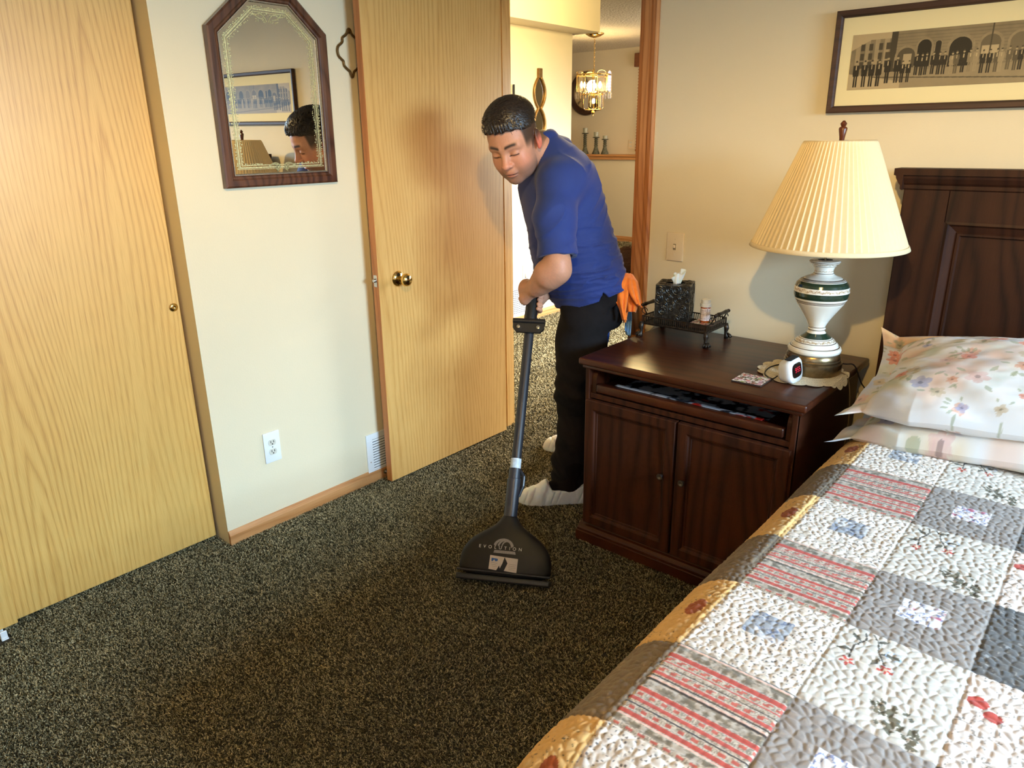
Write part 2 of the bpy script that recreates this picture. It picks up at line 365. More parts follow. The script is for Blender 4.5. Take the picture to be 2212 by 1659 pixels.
# ---------------------------------------------------------------- nightstand
NT_Z = .742
ns = thing('nightstand', (-1.06, 2.4, 0), 'dark cherry wood nightstand with two panelled doors and an open slot under its top', 'nightstand')
b = NB(); box(b, (-1.470, 2.088, .716), (-.648, 2.722, NT_Z), .007, 3); box(b, (-1.458, 2.098, .703), (-.660, 2.715, .717), .004); obj('top', b, DARK, ns, angle=40)
b = NB()
box(b, (-1.446, 2.106, .075), (-1.426, 2.70, .704)); box(b, (-.692, 2.106, .075), (-.672, 2.70, .704))
box(b, (-1.43, 2.69, .075), (-.69, 2.70, .704)); box(b, (-1.43, 2.106, .592), (-.69, 2.69, .612), .002)
box(b, (-1.446, 2.102, .075), (-1.428, 2.12, .704), .003); box(b, (-.690, 2.102, .075), (-.672, 2.12, .704), .003)
box(b, (-1.43, 2.106, .075), (-.69, 2.69, .09)); obj('body', b, DARKZ, ns)
b = NB()
box(b, (-1.462, 2.078, .0), (-.656, 2.715, .046), .003); prism(b, [(0, .046), (0, .054), (-.006, .058), (-.010, .066), (-.018, .070), (-.024, .078), (-.04, .078), (-.04, .046)], (-1.456, 2.083, 0), (0, -1, 0), (0, 0, 1), (.794, 0, 0))
box(b, (-1.456, 2.12, .046), (-.662, 2.70, .078)); obj('plinth', b, DARK, ns)
KNOB = mat('pewter_knob', (.22, .2, .18), .3, .9, var=.2)
def panel_door(x0, x1, z0, z1, y, knobx):
    b = NB(); box(b, (x0, y, z0), (x1, y+.010, z1))
    fw = .042
    path = [(x0, y, z0), (x1, y, z0), (x1, y, z1), (x0, y, z1)]
    sweep_frame(b, path, [(0, 0), (0, .009), (.003, .012), (fw-.010, .012), (fw-.004, .010), (fw, .004), (fw+.006, .003), (fw+.008, 0)], (0, -1, 0))
    d = obj('door', b, DARKZ, ns)
    b = NB(); lathe(b, [(0, 0), (.006, 0), (.005, .006), (.0095, .010), (.0115, .014), (.010, .0175), (.006, .018), (.004, .0165), (0, .0165)], 24, (knobx, y-.011, .378), Matrix.Rotation(math.pi/2, 4, 'X'))
    obj('knob', b, KNOB, d, angle=50)
panel_door(-1.436, -1.066, .082, .588, 2.100, -1.108); panel_door(-1.058, -.680, .082, .588, 2.100, -1.026)
b = NB(); box(b, (-1.398, 2.100, .618), (-.712, 2.13, .650), .006, 3); box(b, (-1.398, 2.12, .618), (-.712, 2.66, .634)); obj('pull_out_shelf', b, DARK, ns, angle=40)
def bracket(x0, x1):
    b = NB(); pts = [(2.112, .612), (2.112, .66)]+[(2.112+.03*(1-math.cos(t)), .66+.04*math.sin(t)) for t in np.linspace(0, math.pi/2, 8)]+[(2.20, .70), (2.20, .612)]
    prism(b, [(p[0], p[1]) for p in pts], (x0, 0, 0), (0, 1, 0), (0, 0, 1), (x1-x0, 0, 0)); obj('side_bracket', b, DARK, ns)
bracket(-1.426, -1.404); bracket(-.706, -.690)
# ---------------------------------------------------------------- placemat in the slot
def mat_col(U, V):
    n = fbm(U*14, V*9, 3); c = np.tile(np.array([.62, .66, .72]), (len(U), 1)); c = mixc(c, (.12, .13, .17), (n-.5)*14)
    m2 = fbm(U*10+30, V*7, 8); c = mixc(c, (.6, .12, .1), (m2-.64)*16*(U > .45)); return c
pm = grid('placemat', 120, 60, lambda U, V: np.stack([-1.335+U*.545, 2.125+V*.30, .6525+0*U-.0*V], 1)+np.stack([0*U, 0*U, -.018*(V > .08)], 1), mat_col, paint('glossy_print', .2, .5), None, thick=.002)
tag(pm, 'dark swirl-patterned placemat lying in the slot of the nightstand', 'placemat')
# ---------------------------------------------------------------- gallery tray
TX0, TX1, TY0, TY1, TZ = -1.447, -1.172, 2.492, 2.664, .797
tr = thing('serving_tray', ((TX0+TX1)/2, (TY0+TY1)/2, NT_Z), 'bronzed metal tray with a pierced gallery rim and claw feet on the nightstand', 'tray')
b = NB(); box(b, (TX0, TY0, TZ-.006), (TX1, TY1, TZ), .002); obj('tray_base', b, IRON, tr)
b = NB()
for (x0, y0, x1, y1) in ((TX0, TY0, TX1, TY0), (TX1, TY0, TX1, TY1), (TX1, TY1, TX0, TY1), (TX0, TY1, TX0, TY0)):
    tube(b, [(x0, y0, TZ+.028), (x1, y1, TZ+.028)], .0026, 8); tube(b, [(x0, y0, TZ+.001), (x1, y1, TZ+.001)], .0032, 8)
    L = math.hypot(x1-x0, y1-y0); n = int(L/.0085)
    for i in range(n+1):
        t = i/n; x = x0+(x1-x0)*t; y = y0+(y1-y0)*t; dx, dy = ((.0018, .0007) if y0 == y1 else (.0007, .0018)); box(b, (x-dx, y-dy, TZ), (x+dx, y+dy, TZ+.028))
obj('gallery_rim', b, IRON, tr)
for x, y in ((TX0, TY0), (TX1, TY0), (TX0, TY1), (TX1, TY1)):
    b = NB(); sx = -1 if x == TX0 else 1; sy = -1 if y == TY0 else 1
    tube(b, [(x, y, TZ+.004), (x+sx*.003, y+sy*.003, TZ-.016), (x+sx*.001, y+sy*.001, TZ-.032), (x+sx*.003, y+sy*.003, TZ-.044), (x+sx*.006, y+sy*.005, NT_Z+.002)], [.009, .010, .0055, .008, .012], 12)
    for k in range(4):
        a = math.atan2(sy, sx)+(k-1.5)*.62; tube(b, [(x+sx*.004+.006*math.cos(a), y+sy*.004+.006*math.sin(a), NT_Z+.018), (x+sx*.005+.013*math.cos(a), y+sy*.004+.013*math.sin(a), NT_Z+.012), (x+sx*.005+.018*math.cos(a), y+sy*.004+.018*math.sin(a), NT_Z+.0035)], [.004, .005, .0032], 8)
    obj('claw_foot', b, IRON, tr, smooth=True)
for x, s in ((TX0, -1), (TX1, 1)):
    b = NB(); ym = (TY0+TY1)/2
    tube(b, catmull([(x, ym-.05, TZ+.028), (x+s*.012, ym-.052, TZ+.05), (x+s*.02, ym-.045, TZ+.062)], 5), .0025, 8)
    tube(b, catmull([(x, ym+.05, TZ+.028), (x+s*.012, ym+.052, TZ+.05), (x+s*.02, ym+.045, TZ+.062)], 5), .0025, 8)
    z = TZ+.064; pr = [(-.062, .002), (-.058, .006), (-.052, .007), (-.048, .004), (-.044, .005), (-.034, .0085), (-.02, .007), (0, .0062), (.02, .007), (.034, .0085), (.044, .005), (.048, .004), (.052, .007), (.058, .006), (.062, .002)]
    tube(b, [(x+s*.02, ym+a, z) for a, _ in pr], [r for _, r in pr], 14)
    for yy in (ym-.055, ym+.055): tube(b, [(x+s*.008+.012*math.cos(t), yy, TZ+.042+.012*math.sin(t)) for t in np.linspace(0, 5.4, 14)], .0018, 6)
    obj('handle', b, IRON, tr, smooth=True)
# tissue box cover: embossed scroll relief on each face, printed by real displacement
def scroll_h(U, V, s):
    h = np.zeros(len(U))
    R = np.random.default_rng(s)
    for k in range(26):
        cx, cy, r0 = R.uniform(.05, .95), R.uniform(.05, .95), R.uniform(.05, .13); tw = R.uniform(0, 6.28); sg = R.choice([-1, 1])
        dx, dy = U-cx, V-cy; rr = np.hypot(dx, dy)/r0; th = (np.arctan2(dy, dx)*sg+tw) % (2*math.pi)/(2*math.pi)
        for turn in (0, 1):
            d = np.abs(rr-(.25+.45*(th+turn))); h = np.maximum(h, np.clip(1-(d/.17)**2, 0, 1)*(rr < 1.2)*(.55+.45*(1-rr/1.2)))
    h = np.maximum(h, .35*np.clip(fbm(U*22, V*22, s)*2-.9, 0, 1)); e = np.minimum(np.minimum(U, 1-U), np.minimum(V, 1-V)); return h*np.clip(e/.03, 0, 1)
bx0, bx1, by0, by1, bz0, bz1 = -.066, .066, -.062, .062, 0, .158
tb = thing('tissue_box_cover', (-1.352, 2.572, TZ+.001), 'dark metal tissue box cover embossed with scrolls, standing in the tray', 'tissue box', rz=math.radians(19))
PEW = mat('dark_pewter', (.05, .05, .048), .28, .85, var=.3, scale=70)
ctr = np.array([0, 0, 0.])
def face(o, u, v, n, s, nm, hole=None, N=150):
    o, u, v, n = (np.array(q, float) for q in (o, u, v, n))
    def pos(U, V): return o+U[:, None]*u+V[:, None]*v+(scroll_h(U, V, s)*.0035)[:, None]*n
    return grid(nm, N, N, pos, None, PEW, tb, keep=hole, local=True)
W_, D_, H_ = bx1-bx0, by1-by0, bz1-bz0
face((bx0, by0, bz0), (W_, 0, 0), (0, 0, H_), (0, -1, 0), 5, 'side_panel'); face((bx1, by0, bz0), (0, D_, 0), (0, 0, H_), (1, 0, 0), 9, 'side_panel')
face((bx1, by1, bz0), (-W_, 0, 0), (0, 0, H_), (0, 1, 0), 6, 'side_panel', N=60); face((bx0, by1, bz0), (0, -D_, 0), (0, 0, H_), (-1, 0, 0), 7, 'side_panel', N=60)
face((bx0, by0, bz1), (W_, 0, 0), (0, D_, 0), (0, 0, 1), 12, 'top_panel', hole=lambda U, V: ((U-.5)/.28)**2+((V-.45)/.2)**2 > 1)
b = NB(); box(b, (bx0+.002, by0+.002, bz0), (bx1-.002, by1-.002, bz0+.145)); obj('tissue_box', b, BLK, tb, local=True)
def tis(U, V):
    a = U*2*math.pi; r = .010+.012*V+.006*np.sin(a*3+V*2)*(.3+V)+.004*np.sin(a*7)*V
    return np.stack([ctr[0]+.004+1.0*r*np.cos(a)+.004*V, ctr[1]-.006+.55*r*np.sin(a), bz1-.014+V*(.052+.012*np.sin(a+1)+.006*np.sin(3*a))], 1)
t = grid('tissue', 90, 24, tis, None, mat('tissue_paper', rgb(244, 244, 242), .9, var=.01, Subsurface_Weight=.3), tb, local=True); 
# coasters and pill bottle in the tray
def floral(U, V):
    c = np.tile(np.array([.93, .88, .83]), (len(U), 1))
    for s, k, cc in ((1, 7, (.80, .42, .33)), (2, 9, (.45, .30, .22)), (3, 6, (.55, .62, .35)), (4, 12, (.25, .17, .15)), (6, 8, (.80, .58, .62))):
        c = mixc(c, cc, (fbm(U*k+s*9, V*k, s*3)-.60)*14)
    c = mixc(c, (.12, .08, .07), (1-np.abs(V-.45-.25*(U-.3)-.04*np.sin(U*14))/.022)*((U > .25) & (U < .8))); return c
def coaster(name, x0, y0, z, s, rz, label, th=.006, dark=False):
    t = thing(name, (x0, y0, z), label, 'coaster', rz=rz)
    b = NB(); box(b, (-s/2, -s/2, 0), (s/2, s/2, th-.0006), .0015); obj('cork_backing', b, mat('dark_cork', rgb(48, 30, 22), .8, var=.3, scale=300), t, local=True)
    grid('printed_face', 90, 90, lambda U, V: np.stack([(U-.5)*s*.985, (V-.5)*s*.985, th+0*U], 1), floral, paint('coaster_print', .25, .5), t, local=True)
coaster('coaster', -.8715, 2.2175, NT_Z, .098, math.radians(1), 'flower-printed square coaster lying alone near the front edge of the nightstand top')
coaster('coaster', -1.222, 2.585, TZ, .096, math.radians(2), 'flower-printed coaster in the tray under the pill bottle', th=.016)
pb = thing('pill_bottle', (-1.228, 2.592, TZ+.016), 'orange pill bottle with a white cap and label on the coaster in the tray', 'bottle')
cb = Vector((-1.228, 2.592, TZ+.0165)); PK = 1.2
b = NB(); lathe(b, [(r*PK, z*PK) for r, z in ((0, 0), (.0145, 0), (.0155, .002), (.0155, .052), (.013, .056), (0, .056))], 32, cb); obj('amber_vial', b, mat('amber_plastic', rgb(206, 96, 32), .2, var=.05, Transmission_Weight=.35), pb, angle=50)
b = NB()
for z0, z1, r in ((.050, .062, .0175), (.062, .074, .0148)):
    pr = [(0, z0), (r-.001, z0), (r, z0+.001), (r, z1-.001), (r-.001, z1), (0, z1)]; lathe(b, [(a*PK, c*PK) for a, c in pr], 36, cb)
obj('cap', b, WHITEP, pb, angle=40)
def lab(U, V):
    c = np.tile(np.array([.93, .88, .88]), (len(U), 1)); ln = (np.abs((V*9) % 1-.5) < .16)*(noise2(U*60, np.floor(V*9)*7., 4) > .4)*(V > .1)*(V < .9)
    c = mixc(c, (.5, .42, .45), ln*.8*((U % .5) > .06)); return mixc(c, (.35, .3, .32), (np.abs(U-.52) < .012)*1.)
grid('label', 110, 40, lambda U, V: np.stack([cb.x+.0158*PK*np.cos(-2.9+U*4.2), cb.y+.0158*PK*np.sin(-2.9+U*4.2), cb.z+(.006+V*.04)*PK], 1), lab, PC, pb)
# ---------------------------------------------------------------- doily
LC = np.array([-.757, 2.44, 0.])
LQ = LC-np.array([0, .085, 0])+np.array([-.012, -.0, 0])
def doily_pos(U, V):
    a = U*2*math.pi; R0 = .150; sc = .5+.5*np.abs(np.sin(a*8)); r = V*(R0-.016*(1-np.abs(np.sin(a*8))**.6)*np.clip((V-.8)/.2, 0, 1))
    x = LQ[0]+r*1.0*np.cos(a); y = LQ[1]+.045+r*1.0*np.sin(a); z = np.full_like(x, NT_Z+.0022)+.0006*np.sin(r*260)
    ex = x-(-.650); over = np.clip(ex, 0, 1); z = np.where(over > 0, z-over*.93, z); x = np.where(over > 0, -.650+over*.28+.004*np.minimum(over*60, 1)*1, x)
    z = z+np.where(over > 0, 0, .002*np.clip(np.sin(a*5+1), 0, 1)*V)
    return np.stack([x, y, z], 1)
def doily_keep(U, V):
    hole = np.zeros(len(U), bool); r = V*.150; a = U*2*math.pi
    ring = np.floor(r/.0062); nn = np.maximum(np.round(2*math.pi*ring*.0062/.0075), 1); hole = (np.abs((a/(2*math.pi)*nn+.5*(ring % 2)) % 1-.5) < .27) & (np.abs((r/.0062) % 1-.5) < .24) & (r > .05) & (r < .141)
    return ~hole
dl = grid('doily', 520, 150, doily_pos, lambda U, V: np.tile(np.array([.95, .89, .76]), (len(U), 1))*(.93+.07*noise2(U*300, V*60, 3))[:, None], CLOTH, None, keep=doily_keep, thick=.0012)
tag(dl, 'round cream crocheted doily with scalloped edge under the lamp', 'doily')
# ---------------------------------------------------------------- table lamp (traced profile, turned about its own axis)
lamp = thing('table_lamp', (LC[0], LC[1], NT_Z+.003), 'table lamp with pleated cream shade and white ceramic body banded in dark green', 'lamp')
zb = NT_Z+.0035
b = NB(); lathe(b, [(0, zb)]+[(r*1.15, zb+z) for r, z in ((.0785, 0), (.080, .003), (.080, .036), (.076, .041), (.0765, .046), (.074, .050), (.074, .058), (.070, .066))]+[(0, zb+.067)], 64, LC); obj('lamp_base', b, ABRASS, lamp, angle=35)
prof = [(.050, .064), (.066, .066), (.0725, .072), (.0735, .079), (.071, .086), (.065, .089), (.0635, .092), (.0630, .096), (.058, .102), (.0555, .104), (.0525, .110), (.042, .118), (.032, .127), (.0255, .134), (.0225, .139), (.0225, .144), (.0245, .147), (.0225, .150), (.023, .156), (.0245, .160), (.031, .175), (.042, .195), (.054, .215), (.064, .232), (.0705, .247), (.0735, .260), (.0745, .272), (.0735, .284), (.069, .298), (.060, .309), (.048, .317), (.036, .322), (.0285, .327), (.0255, .334), (.0255, .342), (.0285, .350), (.034, .358), (.040, .364), (.0415, .368), (.039, .371), (.02, .373)]
z_ = np.array([p[1] for p in prof]); r_ = np.array([p[0] for p in prof])*1.15; sv = np.linspace(0, len(prof)-1, 420)
def lamp_pos(U, V):
    t = V*(len(prof)-1); r = np.interp(t, np.arange(len(prof)), r_); z = np.interp(t, np.arange(len(prof)), z_); a = U*2*math.pi
    return np.stack([LC[0]+r*np.cos(a), LC[1]+r*np.sin(a), zb+z], 1)
def lamp_col(U, V):
    z = np.interp(V*(len(prof)-1), np.arange(len(prof)), z_); c = np.tile(np.array([.93, .91, .86]), (len(U), 1)); G = (.13, .21, .16); K = (.30, .20, .12)
    for a, e in ((.252, .272), (.289, .306), (.118, .133)): c[(z > a) & (z < e)] = G
    for q in (.2455, .2425, .238, .308, .311, .313, .143, .151, .154, .3305, .354, .0885, .1035, .1155, .3665):
        c[np.abs(z-q) < .0008] = K
    for z0, w_, n in ((.2805, .0055, 22), (.1095, .004, 22), (.3605, .003, 16), (.338, .002, 18)):
        s = (np.abs(z-z0-.35*w_*np.sin(U*2*math.pi*n)) < w_*(.35+.65*noise2(U*n*9, z*900, 5)))&(np.abs(z-z0) < w_); c[s & (noise2(U*n*14, z*1400, 8) > .42)] = (.66, .54, .38)
    return c
grid('lamp_body', 260, 520, lamp_pos, lamp_col, CER, lamp)
SH = mat('pleated_fabric', rgb(226, 204, 162), .9, var=.02, scale=90, bump=.1, bscale=900, spec=.1)
zs0, zs1 = zb+.415, zb+.736
R0s, R1s = .2335, .1045
NP = 68
def shade_pos(U, V):
    a = U*2*math.pi; r = R0s+(R1s-R0s)*V; k = (U*NP) % 1
    pl = np.where(k < .82, k/.82, (1-k)/.18); fl = np.clip(np.minimum(V, 1-V)/.03, 0, 1)
    r = r+(.0065*(r/R0s))*(pl-.5)*fl+.003*np.exp(-(V/.012)**2); tz = zs0+(zs1-zs0)*V
    return np.stack([LC[0]+r*np.cos(a), LC[1]+r*np.sin(a), tz], 1)
sh = grid('lamp_shade', NP*12+1, 70, shade_pos, None, SH, lamp, thick=.0015)
for r, z0, z1 in ((R0s+.0035, zs0-.001, zs0+.013), (R1s+.004, zs1-.020, zs1+.001)):
    b = NB(); lathe(b, [(r, z0), (r+.0015, z0+.001), (r-(.0045 if z0 < zs0+.1 else .006)+.001, z1-.001), (r-(.0045 if z0 < zs0+.1 else .006), z1), (r-.006, z1-.001), (r-.004, z0+.001)], 96, LC, cap=False); obj('shade_binding', b, SH, lamp, smooth=True)
b = NB()
for k in range(3): a = k*2.094+.4; tube(b, [(LC[0], LC[1], zs1-.004), (LC[0]+R1s*math.cos(a), LC[1]+R1s*math.sin(a), zs1-.008)], .0015, 6)
tube(b, [(LC[0], LC[1], zb+.372), (LC[0], LC[1], zs1+.004)], .004, 8); obj('harp', b, ABRASS, lamp)
b = NB(); z = zs1; lathe(b, [(0, z), (.007, z), (.0085, z+.012), (.0125, z+.034), (.011, z+.038), (.006, z+.041), (.0085, z+.045), (.0095, z+.05), (.005, z+.055), (.003, z+.058), (0, z+.058)], 24, LC+np.array([.004, 0, 0])); obj('finial', b, mat('finial_wood', rgb(92, 46, 24), .3, var=.2, scale=80), lamp, angle=50)
# cords
CB = mat('black_cord', rgb(24, 20, 20), .5)
b = NB(); tube(b, catmull([(-.80, 2.50, NT_Z+.006), (-.84, 2.47, NT_Z+.006), (-.875, 2.39, NT_Z+.006), (-.862, 2.30, NT_Z+.006), (-.822, 2.262, NT_Z+.006), (-.806, 2.266, NT_Z+.018)], 8), .0022, 8)
tag(obj('power_cord', b, CB, smooth=True), 'black cord curving over the doily to the back of the alarm clock', 'cord')
b = NB(); tube(b, catmull([(-.72, 2.515, NT_Z+.02), (-.68, 2.54, NT_Z+.016), (-.655, 2.56, NT_Z+.010), (-.635, 2.59, .69), (-.60, 2.62, .60), (-.63, 2.67, .35), (-.64, 2.70, .2)], 8), .0024, 8)
tag(obj('power_cord', b, CB, smooth=True), 'black lamp cord dropping behind the nightstand beside the headboard', 'cord')
b = NB(); tube(b, catmull([(-.70, 2.44, NT_Z+.012), (-.66, 2.455, NT_Z+.008), (-.642, 2.47, .72), (-.634, 2.50, .60), (-.64, 2.52, .45), (-.65, 2.54, .2)], 8), .0018, 8)
tag(obj('power_cord', b, mat('tan_cord', rgb(128, 104, 70), .6), smooth=True), 'thin tan cord hanging down the right side of the nightstand', 'cord')
# ---------------------------------------------------------------- alarm clock
ck = thing('alarm_clock', (-.768, 2.282, NT_Z+.004), 'small white digital alarm clock with red digits in front of the lamp', 'clock', rz=math.radians(88))
# local frame: face looks along -y, width along x
def squircle(w_, h_, n=40, e=3.4):
    out = []
    for i in range(n):
        t = 2*math.pi*i/n; c, s = math.cos(t), math.sin(t); out.append((w_*math.copysign(abs(c)**(2/e), c), h_*math.copysign(abs(s)**(2/e), s)))
    return out
b = NB(); rings = []
for y, w_, h_, zc in ((.026, .030, .026, .030), (.02, .040, .032, .033), (-.005, .047, .038, .037), (-.018, .0475, .0385, .0385), (-.022, .0445, .0355, .0385)):
    rings.append([b.verts.new((p[0], y, zc+p[1])) for p in squircle(w_, h_)])
for a, c in zip(rings, rings[1:]):
    for i in range(40): b.faces.new((a[i], a[(i+1) % 40], c[(i+1) % 40], c[i]))
b.faces.new(rings[0]); b.faces.new(rings[-1][::-1])
for v in b.verts: v.co.y += .20*(v.co.z-.0)*.9
obj('case', b, WHITEP, ck, local=True, smooth=True)
tilt = lambda x, z, d=0: Vector((x, -.0225-d+.18*z, z))
b = NB(); vs = [b.verts.new(tilt(p[0], .040+p[1], .0008)) for p in squircle(.036, .023)]; b.faces.new(vs); obj('display_window', b, mat('dark_display', rgb(26, 14, 16), .12, spec=.6), ck, local=True)
b = NB(); box(b, (-.034, -.006, .0745), (.034, .016, .0785), .003); obj('snooze_button', b, BLK, ck, local=True)
SEG = {'9': 'abcdfg', '5': 'acdfg', '0': 'abcdef'}
RED = NT('red_digits'); RED.b.inputs['Base Color'].default_value = (.3, 0, .01, 1); RED.b.inputs['Emission Color'].default_value = (1, .03, .08, 1); RED.b.inputs['Emission Strength'].default_value = .9; RED = RED.m
b = NB(); hw, hh, t = .0036, .0068, .00075
def sq(x0, z0, x1, z1):
    vs = [b.verts.new(tilt(x, z, .0014)) for x, z in ((x0, z0), (x1, z0), (x1, z1), (x0, z1))]; b.faces.new(vs)
for k, ch in enumerate('955'):
    cx = (-.010, .0055, .0185)[k]; cz = .041
    for s in SEG[ch]:
        if s == 'a': sq(cx-hw, cz+hh-t, cx+hw, cz+hh+t)
        if s == 'g': sq(cx-hw, cz-t, cx+hw, cz+t)
        if s == 'd': sq(cx-hw, cz-hh-t, cx+hw, cz-hh+t)
        if s == 'f': sq(cx-hw-t, cz, cx-hw+t, cz+hh)
        if s == 'b': sq(cx+hw-t, cz, cx+hw+t, cz+hh)
        if s == 'e': sq(cx-hw-t, cz-hh, cx-hw+t, cz)
        if s == 'c': sq(cx+hw-t, cz-hh, cx+hw+t, cz)
sq(-.0031, .0432, -.0015, .0448); sq(-.0031, .0372, -.0015, .0388)
obj('digits', b, RED, ck, local=True)
# ---------------------------------------------------------------- wall things
# framed panorama
px0, px1, pz0, pz1 = -.905, .30, 1.569, 1.883
pf = thing('framed_photograph', ((px0+px1)/2, YB, pz0), 'wide brown-framed sepia group photograph hanging over the bed', 'picture')
PFM = wood('picture_frame_wood', rgb(30, 16, 10), rgb(54, 32, 22), rgb(70, 42, 28), 'z', 'x', rings=8, rough=.6, coat=0)
y = YB-.004
b = NB(); sweep_frame(b, [(px0, y, pz0), (px1, y, pz0), (px1, y, pz1), (px0, y, pz1)], [(0, 0), (0, .018), (.003, .021), (.016, .019), (.020, .014), (.022, .008), (.022, 0)], (0, -1, 0)); obj('frame', b, PFM, pf)
b = NB(); box(b, (px0+.01, y-.006, pz0+.01), (px1-.01, y, pz1-.01)); obj('mat_board', b, mat('cream_mat_board', rgb(238, 222, 170), .8, var=.01, scale=5), pf)
FW, FH = .97, .168
def pano(U, V):
    x = U*FW; z = V*FH; A = FW/FH
    base = .50+.10*fbm(x*40, z*40, 2)+.08*(fbm(x*9, z*9, 4)-.5)
    g = base-.06*(np.abs((z*110) % 1-.5) < .12)
    L = x < .125; g = np.where(L, .46+.12*(np.floor(x*70) % 2)+.1*fbm(x*60, z*60, 7), g)
    g = np.where(L & (z > .15-.5*(.06-np.minimum(x, .06))), .72, g)
    for cx in (.035, .06, .09, .112): 
        for cz in (.075, .10, .128): g = np.where((np.abs(x-cx) < .006) & (np.abs(z-cz) < .010), .30, g)
    g = np.where((x > .118) & (x < .137), .28, g)
    def arch(cx, w_, top, bot, val, rim=.62):
        nonlocal g
        d = np.hypot((x-cx), np.maximum(z-(top-w_), 0)); i = (d < w_) & (z > bot); o = (d < w_*1.28) & (z > bot)
        g = np.where(o, rim-.1*(fbm(x*90, z*90, 5)), g); g = np.where(i, val, g)
    arch(.168, .026, .118, .06, .34); g = np.where((np.abs(x-.172) < .012) & (z > .062) & (z < .10), .68, g)
    arch(.218, .019, .138, .06, .17); arch(.256, .008, .132, .06, .2); arch(.318, .030, .137, .055, .18)
    arch(.396, .026, .138, .07, .42); g = np.where((np.abs(x-.396) < .022) & (z > .07) & (z < .108), .72, g); g = np.where(np.abs(x-.396) < .002, .3, g)*1
    for cx in (.47, .55, .63, .71, .79, .87): arch(cx, .025, .138, .075, .26 if int(cx*100) % 16 < 8 else .45)
    rd = z < .046+.018*np.clip(x/.4, 0, 1)*0+.01*np.sin(x*3); g = np.where(rd, .56+.05*fbm(x*30, z*30, 9), g); g = np.where(rd & (np.abs(z-.03+.05*(x-.2)) < .0018), .38, g)
    g = np.where((z < .02+.03*(.16-x)/.16) & (x < .16), .72, g)
    R = np.random.default_rng(3); xs = list(np.concatenate([[.022, .048, .070, .092, .118, .146], np.arange(.166, .95, .0165)+R.uniform(-.004, .004, len(np.arange(.166, .95, .0165)))]))
    for k, cx in enumerate(xs):
        s = 1.0 if k < 6 else .80; ft = .008 if k < 4 else (.016 if k < 8 else .034+R.uniform(-.003, .003)); Hh = .080*s; dk = .17 if k < 8 or R.random() < .45 else R.uniform(.3, .66)
        dx = np.abs(x-cx); q = (z-ft)/Hh
        body = (q > .42) & (q < .84) & (dx < .0085*s*(1.15-.35*np.abs(q-.7))); leg = (q > 0) & (q <= .45) & (np.abs(dx-.0034*s) < .0026*s)
        g = np.where(body | leg, dk+.05*fbm(x*200, z*200, 3), g); g = np.where((dx < .0012) & (q > .66) & (q < .82), .75, g)
        g = np.where(np.hypot(x-cx, (z-ft-Hh*.92)) < .0037*s, .66, g); g = np.where((np.hypot(x-cx, (z-ft-Hh*.98)) < .0034*s) & (q > .955), .3, g)
    g = np.clip(g, 0, 1); return np.stack([g*1.0, g*.88, g*.66], 1)
grid('photograph', 980, 170, lambda U, V: np.stack([px0+.057+U*FW, y-.0066+0*U, pz0+.070+V*FH], 1), pano, PC, pf)
# light switch
sw = thing('light_switch', (-1.455, YB, 1.067), 'cream light switch plate between the doorway and the lamp', 'light switch')
b = NB(); box(b, (-1.494, YB-.006, 1.009), (-1.416, YB, 1.126), .004, 3); obj('wall_plate', b, IVORY, sw, angle=30)
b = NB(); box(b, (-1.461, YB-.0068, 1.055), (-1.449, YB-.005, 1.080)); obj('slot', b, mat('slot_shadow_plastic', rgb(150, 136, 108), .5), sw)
b = NB(); box(b, (-1.4595, YB-.015, 1.064), (-1.4505, YB-.006, 1.076), .002); obj('toggle', b, IVORY, sw)
for z in (1.037, 1.098):
    b = NB(); lathe(b, [(0, 0), (.003, 0), (.0025, .0012), (0, .0015)], 12, (-1.455, YB-.006, z), Matrix.Rotation(math.pi/2, 4, 'X')); obj('screw', b, IVORY, sw)
# outlet on a wall with x = const; side +1 faces +x
def outlet(x, y, z, label, w_=.072, h_=.128):
    t = thing('wall_outlet', (x, y, z), label, 'outlet')
    b = NB(); box(b, (x, y-w_/2, z-h_/2), (x+.006, y+w_/2, z+h_/2), .003, 2); obj('wall_plate', b, WHITEP, t, angle=30)
    for s in (1, -1):
        b = NB(); pts = [(.0165*math.cos(a), .0135*max(-.9, min(.9, 1.25*math.sin(a)))) for a in np.linspace(0, 2*math.pi, 28, endpoint=False)]
        prism(b, pts, (x+.005, y, z+s*.0195), (0, 1, 0), (0, 0, 1), (.003, 0, 0)); r = obj('receptacle', b, RECEPT, t)
        b = NB()
        for dy in (-.0062, .0062): box(b, (x+.0078, y+dy-.0013, z+s*.0195-.001), (x+.0084, y+dy+.0013, z+s*.0195+.008))
        lathe(b, [(0, 0), (.0028, 0), (.0028, .0006), (0, .0006)], 12, (x+.0078, y, z+s*.0195-.006), Matrix.Rotation(math.pi/2, 4, 'Y')); obj('slots', b, BLK, r)
    b = NB(); lathe(b, [(0, 0), (.0028, 0), (.002, .001), (0, .001)], 12, (x+.006, y, z), Matrix.Rotation(math.pi/2, 4, 'Y')); obj('screw', b, CHROME, t)
outlet(XL, 1.412, .343, 'white duplex outlet low on the left wall below the mirror')
